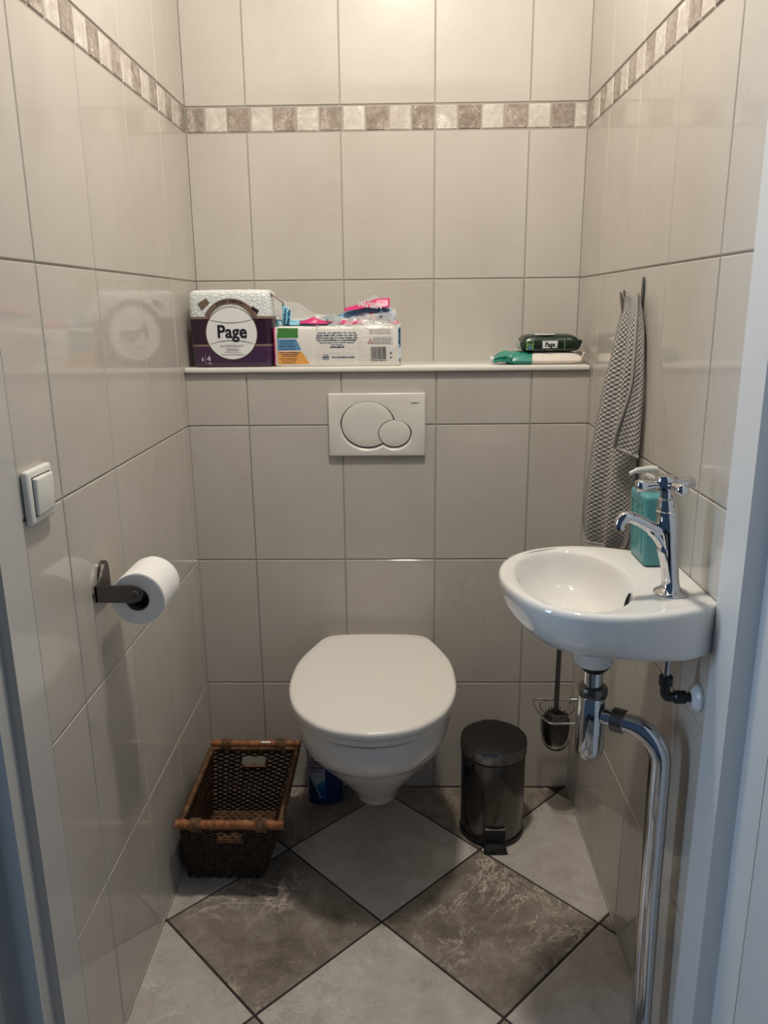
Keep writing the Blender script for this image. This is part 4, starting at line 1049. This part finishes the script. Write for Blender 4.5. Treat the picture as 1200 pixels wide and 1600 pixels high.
for x0, x1, y, za, zb, am, m_, sd in (
    (-0.150, 0.020, -0.047, [0.094, 0.092, 0.092, 0.093], [0.112, 0.106, 0.099, 0.096], 0.005, M_PETROL, 3),
    (-0.128, -0.010, -0.046, [0.104, 0.099, 0.094], [0.114, 0.113, 0.108], 0.005, M_AQUA, 4),
    (-0.092, -0.022, -0.050, [0.104, 0.101, 0.104], [0.108, 0.119, 0.108], 0.003, M_PINK, 5),
    (-0.030, 0.065, -0.044, [0.106, 0.104, 0.101], [0.111, 0.114, 0.108], 0.004, M_PINK, 6),
    (-0.034, 0.035, -0.050, [0.092, 0.092, 0.092], [0.098, 0.103, 0.098], 0.004, M_PETROL, 14),
    (0.000, 0.080, -0.043, [0.098, 0.098, 0.097], [0.106, 0.105, 0.103], 0.005, M_WRAP, 15),
    (-0.045, 0.010, -0.040, [0.110, 0.108], [0.118, 0.124], 0.005, M_PETROL, 16),
    (0.030, 0.100, -0.036, [0.108, 0.110, 0.104], [0.116, 0.120, 0.114], 0.005, M_GREY, 17),
    (0.005, 0.145, -0.022, [0.112, 0.112, 0.118, 0.108], [0.128, 0.140, 0.156, 0.126], 0.006, M_BLUE, 7),
    (0.018, 0.130, -0.030, [0.130, 0.140, 0.142], [0.138, 0.155, 0.164], 0.003, M_PINK, 8),
    (0.058, 0.112, -0.034, [0.103, 0.104, 0.100], [0.113, 0.132, 0.108], 0.004, M_RED, 9),
    (0.104, 0.142, -0.035, [0.118, 0.104], [0.146, 0.120], 0.005, M_NAVY, 18),
    (0.126, 0.150, -0.038, [0.100, 0.102], [0.115, 0.108], 0.003, M_PINK, 10),
    (0.030, 0.150, -0.049, [0.092, 0.092, 0.091], [0.101, 0.106, 0.099], 0.006, M_WRAP, 12),
    (-0.134, -0.112, -0.040, [0.100, 0.100], [0.152, 0.136], 0.003, M_AQUA, 11)):
    crumple('film_print', strip(x0, x1, y, za, zb, 0.012), max(8, int((x1 - x0) / 0.005)), 5, am, m_, sd, op, 34.0)
crumple('film', strip(-0.055, 0.145, -0.052, [0.093, 0.093, 0.093], [0.128, 0.118, 0.135], 0.02), 40, 9, 0.007, M_FILM, 19, op, 40.0)
crumple('film_edge', lambda u, v: (-0.163 + 0.034 * u, -0.04 + 0.012 * v, 0.178 - 0.024 * u - 0.0035 * v), 10, 1, 0.0012, M_RED, 13, op)
mesh('lettering', text_bm('NIEUW!', 0.017, FRONT(0.082, -0.0405, 0.1470, PI - 0.12), 0.0006), M_WHITE, op)
mesh('lettering', text_bm('comfort', 0.011, FRONT(-0.1265, -0.0475, 0.122, PI / 2 - 0.15), 0.0005), M_NAVY, op)
mesh('lettering', text_bm('aqua tube', 0.009, FRONT(-0.1175, -0.0475, 0.119, PI / 2 - 0.15), 0.0005), M_NAVY, op)

# ------------------------------------------------------------------ wipes packs at the right end of the ledge
def pillow(bm, hx, hy, h, z0, n=26, m_=14, ex=0.0, seed=1, mat_fn=None):
    from mathutils import noise
    top, bot = [], []
    for j in range(m_ + 1):
        rt_, rb_ = [], []
        for i in range(n + 1):
            u, v = -1 + 2 * i / n, -1 + 2 * j / m_
            k = max(0.0, (1 - abs(u) ** 7)) ** 0.5 * max(0.0, (1 - abs(v) ** 6)) ** 0.5
            q = Vector((u * 3 + seed, v * 3, seed)); w = noise.noise(q) * 0.12 + noise.noise(q * 3) * 0.06
            x, y = u * hx, v * hy * (1 - 0.05 * abs(u) ** 4)
            rt_.append(bm.verts.new((x, y, z0 + h * 0.30 + h * 0.70 * k * (1 + w * 0.8 if k > 0 else 1))))
            rb_.append(None if i in (0, n) or j in (0, m_) else bm.verts.new((x, y, z0 + h * 0.30 * (1 - min(1, k * 1.2)))))
        top.append(rt_); bot.append(rb_)
    for j in range(m_ + 1):
        for i in range(n + 1):
            if bot[j][i] is None: bot[j][i] = top[j][i]
    for j in range(m_):
        for i in range(n):
            fa_ = bm.faces.new((top[j][i], top[j][i + 1], top[j + 1][i + 1], top[j + 1][i]))
            vs_ = [bot[j][i], bot[j + 1][i], bot[j + 1][i + 1], bot[j][i + 1]]
            fs_ = [fa_]
            try: fs_.append(bm.faces.new(vs_))
            except ValueError: pass
            if mat_fn:
                for f in fs_: f.material_index = mat_fn((i + .5) / n, (j + .5) / m_)
w1 = thing('wipes_pack', 'green and cream wipes pack lying flat under the dark green pack', 'wipes', (0.424, -0.112, SHELF), 'wipes packs on the ledge')
del w1['group']
bm = bmesh.new(); pillow(bm, 0.094, 0.052, 0.030, 0.0005, 30, 14, 0, 2, lambda u, v: 0 if u < 0.345 + 0.04 * v else 1)
mesh('wrapper', bm, [M_EMER, M_CREAM], w1, 60)
bm = bmesh.new()
bm = bmesh.new(); rings = []
rt_rand = random.Random(5)
for k in range(9):
    u = k / 8; hy_, hz_ = 0.047 * (1 - u) ** 0.8 + 0.009, 0.0170 * (1 - 0.72 * u)
    cz = 0.0155 - 0.0065 * u + 0.004 * math.sin(PI * u)
    ring = []
    for i in range(28):
        a = 2 * PI * i / 28
        f = 1 + (0.10 + 0.25 * u) * math.sin(5 * a + 2.2 * u) * (0.3 + u) + rt_rand.uniform(-0.05, 0.05)
        ring.append(Vector((-0.083 - 0.040 * u + 0.003 * math.sin(3 * a), hy_ * math.cos(a) * f - 0.018 * u, max(0.0006, cz + hz_ * math.sin(a) * f))))
    rings.append(ring)
loft(bm, rings); mesh('twisted_end', bm, M_EMER, w1, 24)
crumple('twisted_end', lambda u, v: (-0.122 - 0.009 * u, -0.028 + 0.022 * v, 0.010 + 0.006 * math.sin(7 * v) + .004 * u), 5, 10, 0.003, M_WHITE, 22, w1, 60)
crumple('sealed_end', lambda u, v: (0.088 + 0.009 * u, -0.048 + 0.096 * v, 0.009 + 0.020 * u), 5, 14, 0.002, M_CREAM, 23, w1, 40)
w2 = thing('wipes_pack', 'dark green wipes pack lying on top of the green and cream pack', 'wipes', (0.4385, -0.112, SHELF + 0.0315))
bm = bmesh.new(); pillow(bm, 0.0735, 0.050, 0.040, 0.0, 30, 14, 0, 5)
for f in bm.faces:
    pass
mesh('wrapper', bm, M_DKGREEN, w2, 60)
def wpr(poly, m, k=0, y=-0.0492):
    bm = bmesh.new(); plate_prism(bm, poly, y - 0.0006 - 0.0003 * k, y + 0.006); return mesh('print', bm, m, w2)
wpr([(-0.062, 0.004), (-0.044, 0.004), (-0.043, 0.026), (-0.061, 0.026)], M_LIME)
wpr(ell(-0.0525, 0.0105, 0.0055, 0.0055, 20), M_NAVY, 1); wpr(ell(-0.0525, 0.0105, 0.0025, 0.003, 16), M_AQUA, 2)
wpr([(-0.022, 0.008), (0.014, 0.009), (0.0145, 0.026), (-0.0225, 0.0255)], M_WHITE)
wpr([(0.031, 0.004), (0.0325, 0.004), (0.0325, 0.027), (0.031, 0.027)], M_LIME)
bm = text_bm('Page', 0.0145, FRONT(-0.004, -0.0502, 0.0168), 0.0004, width=0.024); mesh('lettering', bm, M_INK, w2)
bm = text_bm('100%', 0.0075, FRONT(-0.0525, -0.0500, 0.0215), 0.0003, width=0.013); mesh('lettering', bm, M_INK, w2)
bm = text_bm('sensitive', 0.0045, FRONT(-0.004, -0.0500, 0.0045), 0.0001, width=0.018); mesh('lettering', bm, M_GREY, w2)
bm = bmesh.new()
loft(bm, [[Vector((x - 0.012, y, 0.0355 + 0.0045)) for x, y in ell(0, -0.018, 0.026, 0.024, 28)], [Vector((x - 0.012, y, 0.0355 + 0.0060)) for x, y in ell(0, -0.018, 0.0245, 0.0225, 28)]]); mesh('opening_flap', bm, M_WHITE, w2, 35)
bm = text_bm('Page', 0.018, Matrix.Translation((-0.012, -0.022, 0.0417)), 0.0006, width=0.032); mesh('lettering', bm, M_INK, w2)
crumple('sealed_end', lambda u, v: (-0.071 - 0.008 * u, -0.046 + 0.09 * v, 0.006 + 0.020 * u), 5, 14, 0.003, M_WHITE, 24, w2, 40)
crumple('sealed_end', lambda u, v: (0.070 + 0.006 * u, -0.046 + 0.09 * v, 0.012 + 0.012 * u), 5, 14, 0.003, M_DKGREEN, 25, w2, 40)
